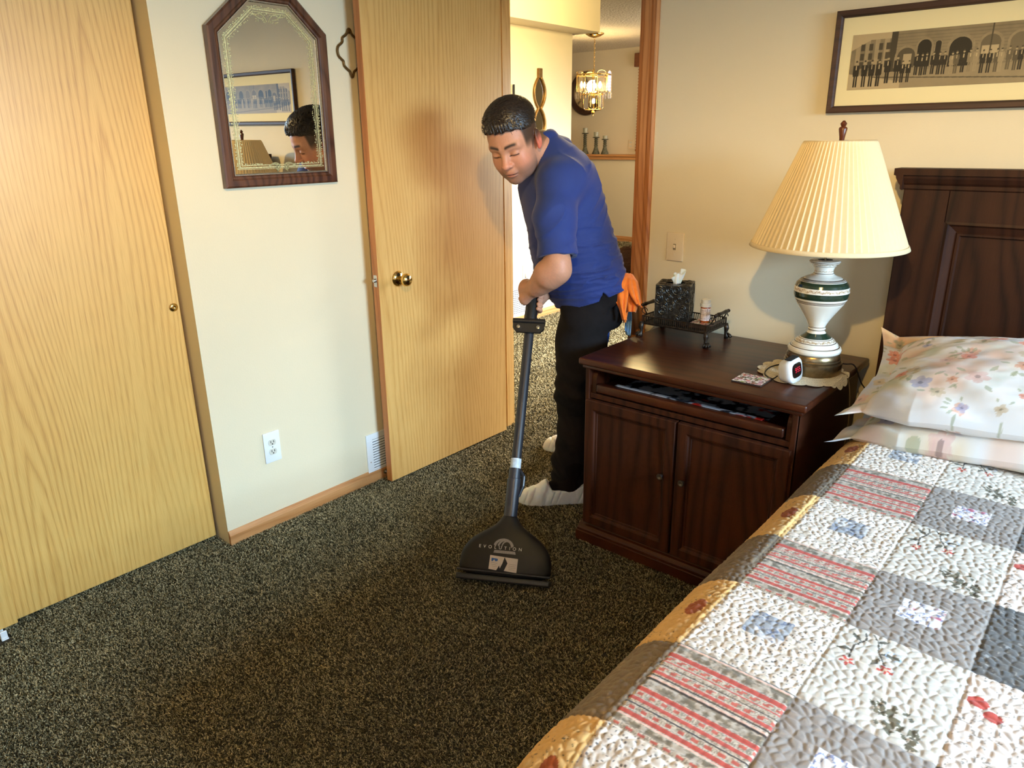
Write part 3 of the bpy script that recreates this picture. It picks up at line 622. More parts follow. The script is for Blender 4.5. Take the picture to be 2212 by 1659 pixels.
# wall register
def register(x, y0, y1, z0, z1, label, n=12, rows=((.035, .02),)):
    t = thing('wall_vent', (x, (y0+y1)/2, z0), label, 'vent')
    b = NB(); box(b, (x, y0, z0), (x+.003, y1, z1)); bb = .028
    for lo, hi in (((y0, z0), (y1, z0+bb)), ((y0, z1-bb), (y1, z1)), ((y0, z0+bb), (y0+.034, z1-bb)), ((y1-.034, z0+bb), (y1, z1-bb))): box(b, (x+.002, lo[0], lo[1]), (x+.007, hi[0], hi[1]), .0012, 1)
    obj('vent_frame', b, WHITEP, t)
    b = NB(); box(b, (x+.0028, y0+.03, z0+bb), (x+.0036, y1-.03, z1-bb)); obj('duct_shade_sheet', b, BLK, t)  # thin black sheet standing in for the shade behind the louvres
    b = NB(); H = z1-z0-2*bb
    for i in range(n):
        z = z0+bb+H*(i+.5)/n; vs = [(x+.0035, z+H/n*.30), (x+.0075, z-H/n*.05), (x+.0075, z-H/n*.30), (x+.0035, z+H/n*.05)]
        a = [b.verts.new((p[0], y0+.033, p[1])) for p in vs]; c = [b.verts.new((p[0], y1-.033, p[1])) for p in vs]
        for k in range(4): b.faces.new((a[k], a[(k+1) % 4], c[(k+1) % 4], c[k]))
    obj('louvre', b, WHITEP, t)
    b = NB(); lathe(b, [(0, 0), (.003, 0), (.002, .0012), (0, .0012)], 12, (x+.007, y0+.017, (z0+z1)/2-.03), Matrix.Rotation(math.pi/2, 4, 'Y')); obj('screw', b, CHROME, t)
register(XL, 1.872, 2.19, .030, .238, 'white metal floor-level vent on the left wall, half hidden by the open door')
# door stop
b = NB(); My = Matrix.Rotation(math.pi/2, 4, 'Y'); lathe(b, [(0, 0), (.012, 0), (.012, .003), (.006, .006), (.0045, .012), (.0045, .046), (.008, .048), (.0085, .058), (.006, .060), (0, .060)], 24, (XL+.012, 1.962, .036), My)
tag(obj('door_stop', b, CHROME, angle=45), 'small brass door stop on the baseboard behind the open door', 'door stop')
# quatrefoil ornament
b = NB(); oc = (1.948, 1.822)
half = [(0, .083), (-.006, .078), (-.010, .068), (-.020, .058), (-.032, .050), (-.034, .036), (-.042, .028), (-.055, .018), (-.060, .002), (-.056, -.016), (-.042, -.028), (-.036, -.034), (-.034, -.048), (-.024, -.058), (-.010, -.068), (-.005, -.080), (0, -.088)]
half = [(a*1.02, c) for a, c in half]
pts = [(XL+.007, oc[0]+a, oc[1]+c) for a, c in half]+[(XL+.007, oc[0]-a, oc[1]+c) for a, c in half[-2:0:-1]]
tube(b, catmull(pts, 4, True), .0045, 10, closed=True); tube(b, [(XL+.006, oc[0], oc[1]+.083), (XL+.006, oc[0], oc[1]+.066)], [.006, .003], 8)
tag(obj('wall_ornament', b, mat('antique_bronze', rgb(104, 76, 36), .4, .6, var=.2), smooth=True), 'thin bronze quatrefoil-shaped wall ornament partly behind the open door', 'wall ornament')
# ---------------------------------------------------------------- mirror
my0, my1, mz0, mz1 = 1.353, 1.825, 1.345, 1.995
mi = thing('wall_mirror', (XL, (my0+my1)/2, mz0), 'arched-top mirror in a dark wood frame with gold etched border on the left wall', 'mirror')
out = [(my0, mz0), (my1, mz0), (my1, 1.872), (1.690, mz1), (1.505, mz1), (my0, 1.862)]
xm = XL+.012
TILT = .0075
lean = lambda P: [(xm+TILT*(p[1]-mz0), p[0], p[1]) for p in P]
MF = wood('mirror_frame_wood', rgb(40, 20, 12), rgb(74, 42, 28), rgb(98, 60, 40), 'y', 'z', rings=9, rough=.3, coat=.5, stretch=.5)
b = NB(); sweep_frame(b, lean(out), [(0, -.012), (0, .010), (.006, .014), (.024, .014), (.030, .008), (.036, .007), (.040, .002), (.040, -.012)], (1, 0, 0)); obj('frame', b, MF, mi)
def inset(P, d):
    N = len(P); R_ = []
    for i in range(N):
        p0, p1, p2 = Vector((*P[i-1], 0)), Vector((*P[i], 0)), Vector((*P[(i+1) % N], 0)); d1 = (p1-p0).normalized(); d2 = (p2-p1).normalized()
        n1 = Vector((-d1.y, d1.x, 0)); n2 = Vector((-d2.y, d2.x, 0)); m = n1+n2; m = m/(m.length_squared/2); q = p1+m*d; R_.append((q.x, q.y))
    return R_
b = NB(); sweep_frame(b, lean(inset(out, .040)), [(0, 0), (0, .006), (.003, .006), (.006, .001), (.006, 0)], (1, 0, 0)); obj('silver_bead', b, mat('silver_leaf', (.7, .68, .62), .25, 1, var=.3, scale=400), mi)
MIR = mat('mirror_silver', (.86, .87, .86), .005, 1, var=0)
b = NB(); ins = inset(out, .042); vs = [b.verts.new((xm+.0005+TILT*(p[1]-mz0), *p)) for p in ins]; b.faces.new(vs)
me = bpy.data.meshes.new('mirror_glass'); b.to_mesh(me); b.free(); link('mirror_glass', me, MIR, mi)
GOLD = mat('gold_etching', (.95, .80, .42), .35, .75, var=.3, scale=200)
b = NB()
def strip(P, w_, close=True, d=.0012):
    P = [Vector(p) for p in P]; N = len(P)
    for i in range(N if close else N-1):
        a, c = P[i], P[(i+1) % N]; dr_ = (c-a); 
        if dr_.length < 1e-6: continue
        n = Vector((-dr_.y, dr_.x)).normalized()*w_/2; e = dr_.normalized()*w_*.3
        vs = [b.verts.new((xm+d, q.x, q.y)) for q in (a-n-e, c-n+e, c+n+e, a+n-e)]; b.faces.new(vs)
ins2 = inset(out, .066); cut = .028
strip(ins2, .0048); strip(inset(out, .0735), .0024); strip(inset(out, .0605), .0016)
R = random.Random(5)
for dd in (.058, .079):
    q = inset(out, dd)
    for i in range(6):
        a, c = Vector(q[i]), Vector(q[(i+1) % 6]); n = int((c-a).length/.0045)
        if i == 0: continue
        for k in range(n):
            p = a+(c-a)*(k+R.random())/n+Vector((R.uniform(-.004, .004), R.uniform(-.004, .004))); r = R.uniform(.0014, .0032)
            vs = [b.verts.new((xm+.0013, p.x+r*math.cos(t), p.y+r*.7*math.sin(t))) for t in (0, 1.26, 2.5, 3.77, 5.02)]; b.faces.new(vs)
ym = (my0+my1)/2
for s in (-1, 1):
    P = catmull([(ym+s*.055, ins2[0][1]+.002), (ym+s*.036, ins2[0][1]+.012), (ym+s*.018, ins2[0][1]+.011), (ym+s*.010, ins2[0][1]-.002), (ym+s*.018, ins2[0][1]-.011), (ym+s*.026, ins2[0][1]-.004), (ym+s*.020, ins2[0][1]+.002)], 6)
    strip([Vector(p) for p in P], .0048, False); strip([Vector((p[0]+s*.006, p[1]-.006)) for p in P[:24]], .0015, False)
    zt = ins2[3][1]; P = catmull([(ym+s*.075, zt-.010), (ym+s*.050, zt-.018), (ym+s*.028, zt-.012), (ym+s*.012, zt-.022), (ym+s*.004, zt-.036)], 6); strip([Vector(p) for p in P], .003, False)
    P = catmull([(ym+s*.055, zt-.012), (ym+s*.035, zt-.026), (ym+s*.016, zt-.030), (ym+s*.010, zt-.040)], 5); strip([Vector(p) for p in P], .002, False)
    for k in range(12):
        p = Vector((ym+s*(.03+R.uniform(-.016, .016)), zt-.030+R.uniform(-.010, .006))); r = .0018
        vs = [b.verts.new((xm+.0013, p.x+r*math.cos(t), p.y+r*math.sin(t))) for t in (0, 1.26, 2.5, 3.77, 5.02)]; b.faces.new(vs)
    for k in range(26):
        p = Vector((ym+s*(.075+R.uniform(-.02, .075)), ins2[0][1]+.011+R.uniform(-.003, .003))); r = R.uniform(.001, .0026)
        vs = [b.verts.new((xm+.0013, p.x+r*math.cos(t), p.y+r*math.sin(t))) for t in (0, 1.26, 2.5, 3.77, 5.02)]; b.faces.new(vs)
for v in b.verts: v.co.x += TILT*(v.co.z-mz0)
me = bpy.data.meshes.new('etched_border'); b.to_mesh(me); b.free(); link('etched_border', me, GOLD, mi)
# ---------------------------------------------------------------- bed
bed = thing('bed', (.20, 1.6, 0), 'bed with a dark walnut panelled headboard under the framed photograph', 'bed')
hx0, hx1, hy = -.607, 1.02, 2.65
b = NB()
box(b, (hx0, hy, .0), (hx0+.135, hy+.045, 1.335), .003); box(b, (hx1-.135, hy, .0), (hx1, hy+.045, 1.335), .003); box(b, (hx0+.13, hy, 1.235), (hx1-.13, hy+.045, 1.335)); box(b, (hx0+.13, hy, .35), (hx1-.13, hy+.045, .50))
obj('headboard_frame', b, DARKH, bed)
b = NB(); box(b, (hx0+.12, hy+.022, .40), (hx1-.12, hy+.035, 1.25))
ix0, ix1, iz0, iz1 = hx0+.135, hx1-.135, .50, 1.235
sweep_frame(b, [(ix0, hy+.022, iz0), (ix1, hy+.022, iz0), (ix1, hy+.022, iz1), (ix0, hy+.022, iz1)], [(-.002, 0), (-.002, .022), (.006, .024), (.012, .014), (.030, .006), (.034, .010), (.040, .010), (.044, 0)], (0, -1, 0)); obj('headboard_panel', b, DARKH, bed)
b = NB(); prism(b, [(0, 1.330), (.006, 1.334), (.006, 1.345), (.014, 1.352), (.024, 1.366), (.026, 1.374), (.034, 1.376), (.034, 1.396), (-.05, 1.396), (-.05, 1.330)], (hx0-.0, hy, 0), (0, -1, 0), (0, 0, 1), (hx1-hx0, 0, 0))
for s, x in ((-1, hx0), (1, hx1)):
    prism(b, [(0, 1.330), (.005, 1.334), (.006, 1.345), (.012, 1.352), (.020, 1.366), (.022, 1.374), (.028, 1.376), (.028, 1.396), (0, 1.396)], (x, hy-.034, 0), (s, 0, 0), (0, 0, 1), (0, .084, 0))
obj('crown_moulding', b, DARKH, bed)
b = NB(); box(b, (-.54, .70, .25), (.98, 2.62, .63), .05, 5); obj('mattress', b, mat('mattress_ticking', rgb(226, 222, 212), .9), bed, smooth=True)
b = NB(); box(b, (-.52, .72, .06), (.96, 2.62, .25), .02); obj('box_spring', b, mat('box_spring_cloth', rgb(120, 108, 92), .9), bed)
# ---------------------------------------------------------------- quilt: one draped sheet, patch pattern in sheet coordinates
QZ, QX0, QX1, QY0 = .66, -.575, 1.01, .625
RAD = .115
def fold(s):
    """arc-length s past the top edge -> (outward, down) along a rounded mattress edge then a hang"""
    a = np.clip(s/RAD, 0, 1.45); o = RAD*np.sin(a); d = RAD*(1-np.cos(a)); e = np.clip(s-1.45*RAD, 0, None); return o+e*.13, d+e*.99
PUF = 1.0
def quilt_xyz(X, Y):
    """X,Y sheet coordinates (flat room x,y of the sheet); returns room points and unit-ish up factor"""
    sx = np.clip(QX0+RAD-X, 0, None); sx2 = np.clip(X-(QX1-RAD), 0, None); sy = np.clip(QY0+RAD-Y, 0, None)
    ox, dx = fold(sx); ox2, dx2 = fold(sx2); oy, dy = fold(sy)
    x = np.clip(X, QX0+RAD, QX1-RAD)-ox+ox2; y = np.maximum(Y, QY0+RAD)-oy; z = QZ-np.maximum(np.maximum(dx, dx2), dy)
    k = np.minimum(np.maximum(dx, dx2), dy); z = z-k*.35
    z = z+.006*np.sin(X*7+1)*np.sin(Y*5)*(sx+sx2+sy < .02); x = x+.010*np.sin(Y*9)*np.clip(dx/.3, 0, 1); return x, y, z
PX = .2; CYC = .475
def cell(X, Y):
    cx = np.floor((X+.47)/PX); fx = (X+.47)/PX-cx; q = (Y-1.235)/CYC; m = (q-np.floor(q))*CYC
    row = np.where(m < .23, 0, 1); fy = np.where(row == 0, m/.23, (m-.23)/.245); ry = np.floor(q)*2+row; return cx, fx, row, fy, ry
def quilt_h(X, Y):
    cx, fx, row, fy, ry = cell(X, Y); wx = X+.004*np.sin(Y*40); d1, d2, _ = voro(wx/.0165, Y/.0165, 3); e = d2-d1
    t_ = np.clip(e*1.25, 0, 1); h = .0027*t_*(2-t_)
    st = (cx == 0) & (row == 0) & (X > -.47); ys = fy*23/1.; hs = .0028*np.sqrt(np.abs(np.sin(math.pi*(ys/1.45))))*(.75+.25*np.abs(np.sin(X/.0165*math.pi))); h = np.where(st, hs, h)
    sm = np.minimum(np.minimum(fx, 1-fx)*PX, np.minimum(fy, 1-fy)*.235); return h-.002*np.exp(-(sm/.003)**2)
def quilt_c(X, Y):
    cx, fx, row, fy, ry = cell(X, Y); n = len(X); c = np.tile(np.array([.86, .84, .82]), (n, 1)); cxm = cx % 4
    fine = noise2(X*900, Y*900, 2); med = fbm(X*120, Y*120, 4)
    inb = X >= -.47
    # dotted off-white patch with grey-blue centre
    w_ = inb & (cxm == 0) & (row == 1); d1, d2, cid = voro(X/.0105, Y/.0105, 11)
    cw = np.tile(np.array([.93, .91, .88]), (n, 1)); cw = mixc(cw, (.33, .30, .30), (1-np.hypot((X/.0105-np.round(X/.0105)), 1)*0)*((d1 < .17)*.8)); cw = mixc(cw, (.80, .76, .70), (med-.55)*5)
    ctrm = (np.abs(fx-.5)*PX < .036) & (np.abs(fy-.56)*.245 < .036); cc = np.tile(np.array([.63, .66, .70]), (n, 1)); cc = mixc(cc, (.40, .45, .58), (np.abs(fbm(X*70, Y*70, 21)-.5) < .035)*.8); cc = mixc(cc, (.85, .85, .86), (fbm(X*60, Y*60, 23)-.6)*10)
    cw[ctrm] = cc[ctrm]; c[w_] = cw[w_]
    # striped patch
    s_ = inb & (cxm == 0) & (row == 0); t = 1-fy; cs = np.tile(np.array([.80, .77, .72]), (n, 1)); dash = (np.sin(X*math.pi/.0105+np.floor(t*23)*1.7) > 0)
    cs = mixc(cs, (.47, .45, .41), (fine > .55)*.6)
    bands = [(0, .012, 'k'), (.02, .035, 'p'), (.035, .14, 'g'), (.145, .185, 'r'), (.2, .235, 'm'), (.25, .27, 'r'), (.30, .315, 'k'), (.335, .365, 'm'), (.385, .415, 'r'), (.43, .44, 'k'), (.46, .475, 'p'), (.48, .49, 'k'), (.495, .585, 'g'), (.595, .635, 'r'), (.65, .675, 'm'), (.70, .73, 'r'), (.755, .77, 'k'), (.79, .815, 'm'), (.84, .87, 'r'), (.885, .90, 'p'), (.905, .96, 'g'), (.97, .985, 'm')]
    for a, e, k in bands:
        m = s_ & (t >= a) & (t < e)
        if k == 'k': cs[m] = (.27, .25, .25)
        if k == 'p': cs[m] = (.90, .78, .73)
        if k == 'r': cs[m] = (.74, .36, .33)
        if k == 'm': cs[m & dash] = (.76, .42, .38)
        if k == 'g': cs[m] = mixc(np.tile(np.array([.74, .72, .68]), (m.sum(), 1)), (.48, .46, .41), (med[m]-.42)*6)
    c[s_] = cs[s_]
    # plain grey patch with pale printed centre
    g_ = inb & (cxm == 1) & (row == 0); cg = np.tile(np.array([.60, .585, .575]), (n, 1))*(1-.05*fine[:, None]); ce = (np.abs(fx-.5)*PX < .036) & (np.abs(fy-.5)*.23 < .036)
    cp = np.tile(np.array([.90, .90, .92]), (n, 1)); cp = mixc(cp, (.42, .48, .70), (np.abs(fbm(X*75, Y*75, 31)-.5) < .04)*.75); cp = mixc(cp, (.75, .45, .55), (fbm(X*60, Y*60, 33)-.66)*14); cg[ce] = cp[ce]; c[g_] = cg[g_]
    # pale patch with appliqued flowers and leaf spray
    l_ = inb & (cxm == 1) & (row == 1); cl = np.tile(np.array([.83, .82, .79]), (n, 1)); ax = fx*PX; ay = fy*.245
    def stroke(P, w0, col):
        nonlocal cl
        P = [((x-.057)*1.25+.062, (y-.2)*1.2+.190) for x, y in P]; w0 = w0*1.3
        for (x0, y0), (x1, y1) in zip(P, P[1:]):
            L2 = (x1-x0)**2+(y1-y0)**2; tt = np.clip(((ax-x0)*(x1-x0)+(ay-y0)*(y1-y0))/L2, 0, 1); d = np.hypot(ax-x0-tt*(x1-x0), ay-y0-tt*(y1-y0)); cl[l_ & (d < w0)] = col
    def leaf(x0, y0, a, L_, w0, col):
        if y0 > .1: x0, y0, L_, w0 = (x0-.057)*1.25+.062, (y0-.2)*1.2+.190, L_*1.25, w0*1.3
        dx, dy = ax-x0, ay-y0; p = dx*math.cos(a)+dy*math.sin(a); q = -dx*math.sin(a)+dy*math.cos(a); tt = p/L_; m = (tt > 0) & (tt < 1) & (np.abs(q) < w0*np.sin(math.pi*np.clip(tt, 0, 1))); cl[l_ & m] = col
    st = (.30, .28, .26); lf = (.38, .37, .33)
    stroke([(.036, .165), (.034, .195), (.044, .222), (.040, .236)], .0012, st); stroke([(.078, .178), (.064, .205), (.058, .228), (.050, .238)], .0012, st)
    leaf(.036, .185, 3.4, .022, .0035, lf); leaf(.040, .212, 2.4, .022, .0035, lf); leaf(.067, .202, .1, .026, .0040, lf); leaf(.070, .19, 4.3, .020, .0035, lf); leaf(.056, .224, .7, .02, .003, lf)
    for fxx, fyy in ((.036, .138), (.092, .154)):
        rr = np.hypot(ax-fxx, ay-fyy); th = np.arctan2(ay-fyy, ax-fxx); m = rr < .0135*(.62+.38*np.cos(5*th+1)); cl[l_ & m] = (.76, .33, .29); cl[l_ & (rr < .0035)] = (.92, .80, .70)
    bl = np.abs(np.hypot(ax-.094, ay-.196)-.012) < .0012; cl[l_ & bl & (fine > .3)] = (.62, .72, .86)
    R = np.random.default_rng(8)
    for k in range(46):
        tt = R.random(); x0 = .105+.062*tt+R.normal(0, .011); y0 = .062-.040*tt+R.normal(0, .011); leaf(x0, y0, R.uniform(0, 6.28), .015, .0036, (.40, .39, .33))
    c[l_] = cl[l_]
    # charcoal and printed patches
    k_ = inb & (cxm == 2) & (row == 0); ck_ = np.tile(np.array([.36, .37, .38]), (n, 1)); ck_ = mixc(ck_, (.55, .56, .57), (noise2(X*260, Y*260, 7)-.8)*9); c[k_] = ck_[k_]
    p_ = inb & (cxm == 2) & (row == 1); cp = np.tile(np.array([.90, .86, .83]), (n, 1)); cp = mixc(cp, (.45, .42, .40), (np.abs(fbm(X*55, Y*55, 41)-.5) < .014)*.7)
    ax = fx*PX; ay = fy*.245
    for x0, y0, r in ((.022, .172, .015), (.045, .150, .013), (.10, .06, .013), (.15, .19, .014)):
        cp[np.hypot(ax-x0, (ay-y0)*1.1) < r] = (.70, .30, .26)
    c[p_] = cp[p_]
    r3 = inb & (cxm == 3); c3 = np.tile(np.array([.62, .60, .58]), (n, 1)); c3[row == 0] = (.88, .87, .85); c[r3] = c3[r3]
    # border strip that turns down over the edge: grey-brown and yellow print blocks
    o_ = ~inb; co = np.tile(np.array([.46, .42, .36]), (n, 1))*(1-.12*fine[:, None]); yb = row == 1; cy_ = np.tile(np.array([.88, .74, .49]), (n, 1)); cy_ = mixc(cy_, (.30, .28, .22), (np.abs(fbm(X*60, Y*60, 51)-.5) < .012)*.8*(fbm(X*14, Y*14, 3) > .5))
    xx = X+.505; yy = (fy-.52)*.245; cy_[(np.hypot((xx)*1.0/.018, (yy)/.030) < 1)] = (.60, .33, .20); co[yb] = cy_[yb]; co[X < -.70] = (.46, .42, .36); c[o_] = co[o_]
    e = np.minimum(fx, 1-fx)*PX; return c*(1-.10*np.exp(-(e/.0015)**2))[:, None]*np.array([.96, .915, .88])
def quilt_part(x0, x1, y0, y1, step, name, par):
    nu, nv = int((x1-x0)/step)+1, int((y1-y0)/step)+1
    def pos(U, V):
        X = x0+U*(x1-x0); Y = y0+V*(y1-y0); x, y, z = quilt_xyz(X, Y); h = quilt_h(X, Y)
        e = 1e-3; xa, ya, za = quilt_xyz(X+e, Y); xb, yb, zb_ = quilt_xyz(X, Y+e); a = np.stack([xa-x, ya-y, za-z], 1); bb = np.stack([xb-x, yb-y, zb_-z], 1); nn = np.cross(a, bb); nn /= np.linalg.norm(nn, axis=1)[:, None]+1e-12
        return np.stack([x, y, z], 1)+nn*h[:, None]
    return grid(name, nu, nv, pos, lambda U, V: quilt_c(x0+U*(x1-x0), y0+V*(y1-y0)), CLOTH, par)
qt = thing('quilt', (.2, 1.6, .6), 'patchwork quilt of striped, grey and off-white squares spread over the bed', 'quilt')
quilt_part(-.62, .10, .56, 2.30, .0019, 'patchwork_top', qt)
quilt_part(.10, 1.36, .56, 2.30, .008, 'patchwork_top', qt); quilt_part(-1.00, -.62, .56, 2.30, .005, 'side_drop', qt)
quilt_part(-.62, 1.36, .12, .56, .008, 'foot_drop', qt); quilt_part(-.62, 1.36, 2.30, 2.60, .02, 'head_end', qt)
# ---------------------------------------------------------------- pillows
def petals(c, U, V, S, W, H, cols, n, sz, wh=None):
    R = np.random.default_rng(S); x = U*W; y = V*H
    for k in range(n):
        cx, cy, r, th0 = R.uniform(0, W), R.uniform(0, H), R.uniform(*sz), R.uniform(0, 6.28); col = np.array(cols[R.integers(len(cols))]); npet = R.integers(4, 7)
        rr = np.hypot(x-cx, y-cy); th = np.arctan2(y-cy, x-cx)+th0; m = rr < r*(.62+.38*np.abs(np.cos(npet*th/2))); a = (.55+.45*noise2(x*200, y*200, k))*np.clip(1.2-rr/r*.5, 0, 1)*m; c = mixc(c, col, a); c = mixc(c, col*.55, (rr < r*.22)*.5)
        for q in range(3):
            a2 = R.uniform(0, 6.28); lx, ly = cx+math.cos(a2)*r*1.3, cy+math.sin(a2)*r*1.3; dx, dy = x-lx, y-ly; p = dx*math.cos(a2)+dy*math.sin(a2); s = -dx*math.sin(a2)+dy*math.cos(a2); L = r*1.1
            c = mixc(c, (.58, .60, .46), ((p > 0) & (p < L) & (np.abs(s) < L*.2*np.sin(math.pi*np.clip(p/L, 0, 1))))*.5)
    return c
def pillow(name, label, ctr, rot, W, H, T, seed, base, cols, n, sz, drape=None, sag=0, nn=(260, 190), wr=1.):
    """W along local x, H along local y, T thickness; two sheets meeting at a seam"""
    t = thing(name, (0, 0, 0), label, 'pillow'); M = np.array(rot); C = np.array(ctr)
    t.location = tuple(C)
    def prof(U, V):
        a, b_ = np.abs(2*U-1)/.90, np.abs(2*V-1); e = np.clip(1-a**3.2, 0, 1)*np.clip(1-b_**2.8, 0, 1); return np.power(e, .40)
    def edge(U, V):
        a, b_ = 2*U-1, 2*V-1; x = a*(1-.05*(1-a*a)*0-.055*(1-b_*b_)*np.abs(a)**3); y = b_*(1-.06*(1-a*a)*np.abs(b_)**3)*(1-.16*np.clip((np.abs(a)-.70)/.2, 0, 1)*np.clip((1.0-np.abs(a))/.1, 0, 1)); return x*W/2, y*H/2
    def mk(sgn):
        def pos(U, V):
            x, y = edge(U, V); p = prof(U, V); rim = 1-p
            wrk = wr*(.008*np.sin(U*26+3*np.sin(V*9)+seed)*(rim**1.5)+.006*(fbm(U*9+seed, V*7, seed)-.5)*4*.5+.0035*np.sin((U*W*np.cos(1)+V*H)*70+5*fbm(U*5, V*5, seed+3))*rim)
            ed = np.clip(np.minimum(np.minimum(U, 1-U), np.minimum(V, 1-V))*60, 0, 1)
            z = sgn*(T/2*p*(1.1 if sgn > 0 else .55)+.003*ed)+.007*np.sin(V*13+seed)*np.clip((np.abs(2*U-1)-.86)/.14, 0, 1)+.004*np.sin(V*29+seed*2)*np.clip((np.abs(2*U-1)-.80)/.08, 0, 1)+wrk*np.clip(p*3*(1 if sgn > 0 else .3), 0.15, 1)
            if sag: z = z-sag*((2*U-1)**2)*.5
            if drape: x, y, z = drape(U, V, x, y, z)
            return C+np.stack([x, y, z], 1) @ M.T
        return pos
    def col(U, V):
        c = np.tile(np.array(base), (len(U), 1))
        for s_, cc_ in ((1, (.86, .78, .66)), (2, (.74, .78, .70)), (3, (.76, .79, .88)), (4, (.90, .76, .68))): c = mixc(c, cc_, (fbm(U*W*9+s_*7+seed, V*H*9, s_+seed)-.56)*5*.6)
        return petals(c, U, V, seed, W, H, cols, n, sz)
    grid('pillowcase', nn[0], nn[1], mk(1), col, CLOTH, t); grid('pillowcase_underside', nn[0]//2, nn[1]//2, mk(-1), col, CLOTH, t); return t
def rotm(rx, rz):
    cx, sx, cz, sz = math.cos(rx), math.sin(rx), math.cos(rz), math.sin(rz); return np.array([[cz, -sz, 0], [sz, cz, 0], [0, 0, 1]]) @ np.array([[1, 0, 0], [0, cx, -sx], [0, sx, cx]])
PAST = [(.86, .62, .50), (.66, .66, .78), (.85, .70, .66), (.80, .72, .60), (.88, .52, .42)]
pillow('pillow', 'white floral pillow at the bottom of the stack, lying flat on the quilt', (.03, 2.365, .705), rotm(.0, .03), 1.25, .53, .16, 4, (.91, .91, .91), PAST, 70, (.018, .045), sag=.11, nn=(440, 230), wr=1.5)
pillow('pillow', 'white floral pillow on top of the stack, leaning against the headboard', (.05, 2.345, .832), rotm(.19, .03), 1.25, .52, .17, 9, (.92, .91, .90), PAST, 85, (.012, .036), sag=.10, nn=(440, 230), wr=1.6)
pillow('pillow', 'peach-flowered pillow wedged between the top white pillow and the headboard', (.02, 2.545, .755), rotm(1.0, .0), 1.25, .30, .09, 15, (.86, .68, .46), [(.80, .45, .28), (.86, .58, .36), (.72, .60, .42), (.62, .62, .52)], 90, (.02, .035), nn=(200, 90))
# ---------------------------------------------------------------- hall and dining room beyond the doorway
XH = -3.894; CZ = 2.71
b = NB(); box(b, (-8.5, 2.86, CZ), (.6, 10.0, CZ+.05)); struct('ceiling', b, mat('popcorn_ceiling', rgb(214, 204, 180), .6, var=.05, scale=60, bump=1.0, bscale=42, spec=.5, dist=.03))
b = NB(); box(b, (XH-.16, 2.86, 0), (XH, 5.363, 2.31)); box(b, (XH-.16, 2.86, 2.31), (XH-.02, 5.363, CZ)); struct('wall_hall', b, WALLH)
b = NB(); box(b, (-4.3, 4.15, 2.31), (-3.68, 5.445, CZ)); tag(obj('trim_5', b, WALLH), None, kind='structure')
b = NB(); box(b, (-8.5, 5.20, 0), (XH-.15, 5.363, CZ)); struct('wall_dining_near', b, WALLH)
b = NB(); box(b, (-8.5, 9.80, 0), (.6, 9.9, CZ)); struct('wall_dining_far', b, WALLH)
b = NB(); box(b, (-8.5, 9.50, 0), (.6, 9.80, 1.225)); struct('wall_half', b, WALLH)
b = NB(); box(b, (.5, 2.86, 0), (.6, 9.9, CZ)); struct('wall_living', b, WALLH)
b = NB(); box(b, (-8.6, 5.2, 0), (-8.5, 9.9, CZ)); struct('wall_dining_side', b, WALLH)
b = NB(); box(b, (-8.5, 9.455, 1.228), (.5, 9.80, 1.258), .004); box(b, (-8.5, 9.47, 1.185), (.5, 9.50, 1.228), .003); struct('trim_6', b, OAK_TX)
baseboard('baseboard_hall', (XH, 2.87, 0), (XH, 5.363, 0), (1, 0, 0), OAK_TY, h=.075)
baseboard('baseboard_dining', (-8.5, 9.50, 0), (.5, 9.50, 0), (0, -1, 0), OAK_TX, h=.09)
register(XH, 4.50, 4.86, .055, .335, 'white metal return vent low on the hall wall', n=14)
t = thing('wall_outlet', (XH, 4.74, .43), 'white wall outlet above the hall vent', 'outlet')
b = NB(); box(b, (XH, 4.70, .37), (XH+.006, 4.775, .49), .002); obj('wall_plate', b, WHITEP, t)
b = NB(); box(b, (XH+.005, 4.725, .385), (XH+.03, 4.762, .425), .004); obj('plug', b, WHITEP, t)
# wavy mirror decor
t = thing('wavy_wall_mirror', (XH, 4.915, 1.2), 'tall wavy bronze-framed mirror strip on the hall wall above the man', 'mirror')
BRZ = mat('bronze_gold', rgb(140, 106, 58), .38, .8, var=.25, scale=30)
b = NB(); z = np.linspace(1.30, 1.955, 70); ph = (1.955-z)/.232*math.pi; am = .058*np.abs(np.sin(ph))**.8+.008
for s in (-1, 1): tube(b, [(XH+.012+.004*s, 4.915+s*a, zz) for a, zz in zip(am*np.sign(np.cos(ph*.0)+.1), z)], .011, 8)
obj('wavy_frame', b, BRZ, t, smooth=True)
b = NB(); box(b, (XH, 4.893, 1.95), (XH+.024, 4.937, 2.022), .003); obj('frame_tip', b, BRZ, t)
b = NB()
for k in range(69): vs = [b.verts.new(p) for p in ((XH+.010, 4.915-am[k], z[k]), (XH+.010, 4.915+am[k], z[k]), (XH+.010, 4.915+am[k+1], z[k+1]), (XH+.010, 4.915-am[k+1], z[k+1]))]; b.faces.new(vs)
obj('mirror_glass', b, mat('dim_mirror', (.55, .56, .55), .06, 1, var=0), t)
b = NB(); tube(b, [(XH+.015, 4.59, 1.80), (XH+.015, 4.59, 1.89)], .008, 8); tag(obj('wall_peg', b, BLK), 'short dark peg on the hall wall right of the door frame, behind his head', 'peg')
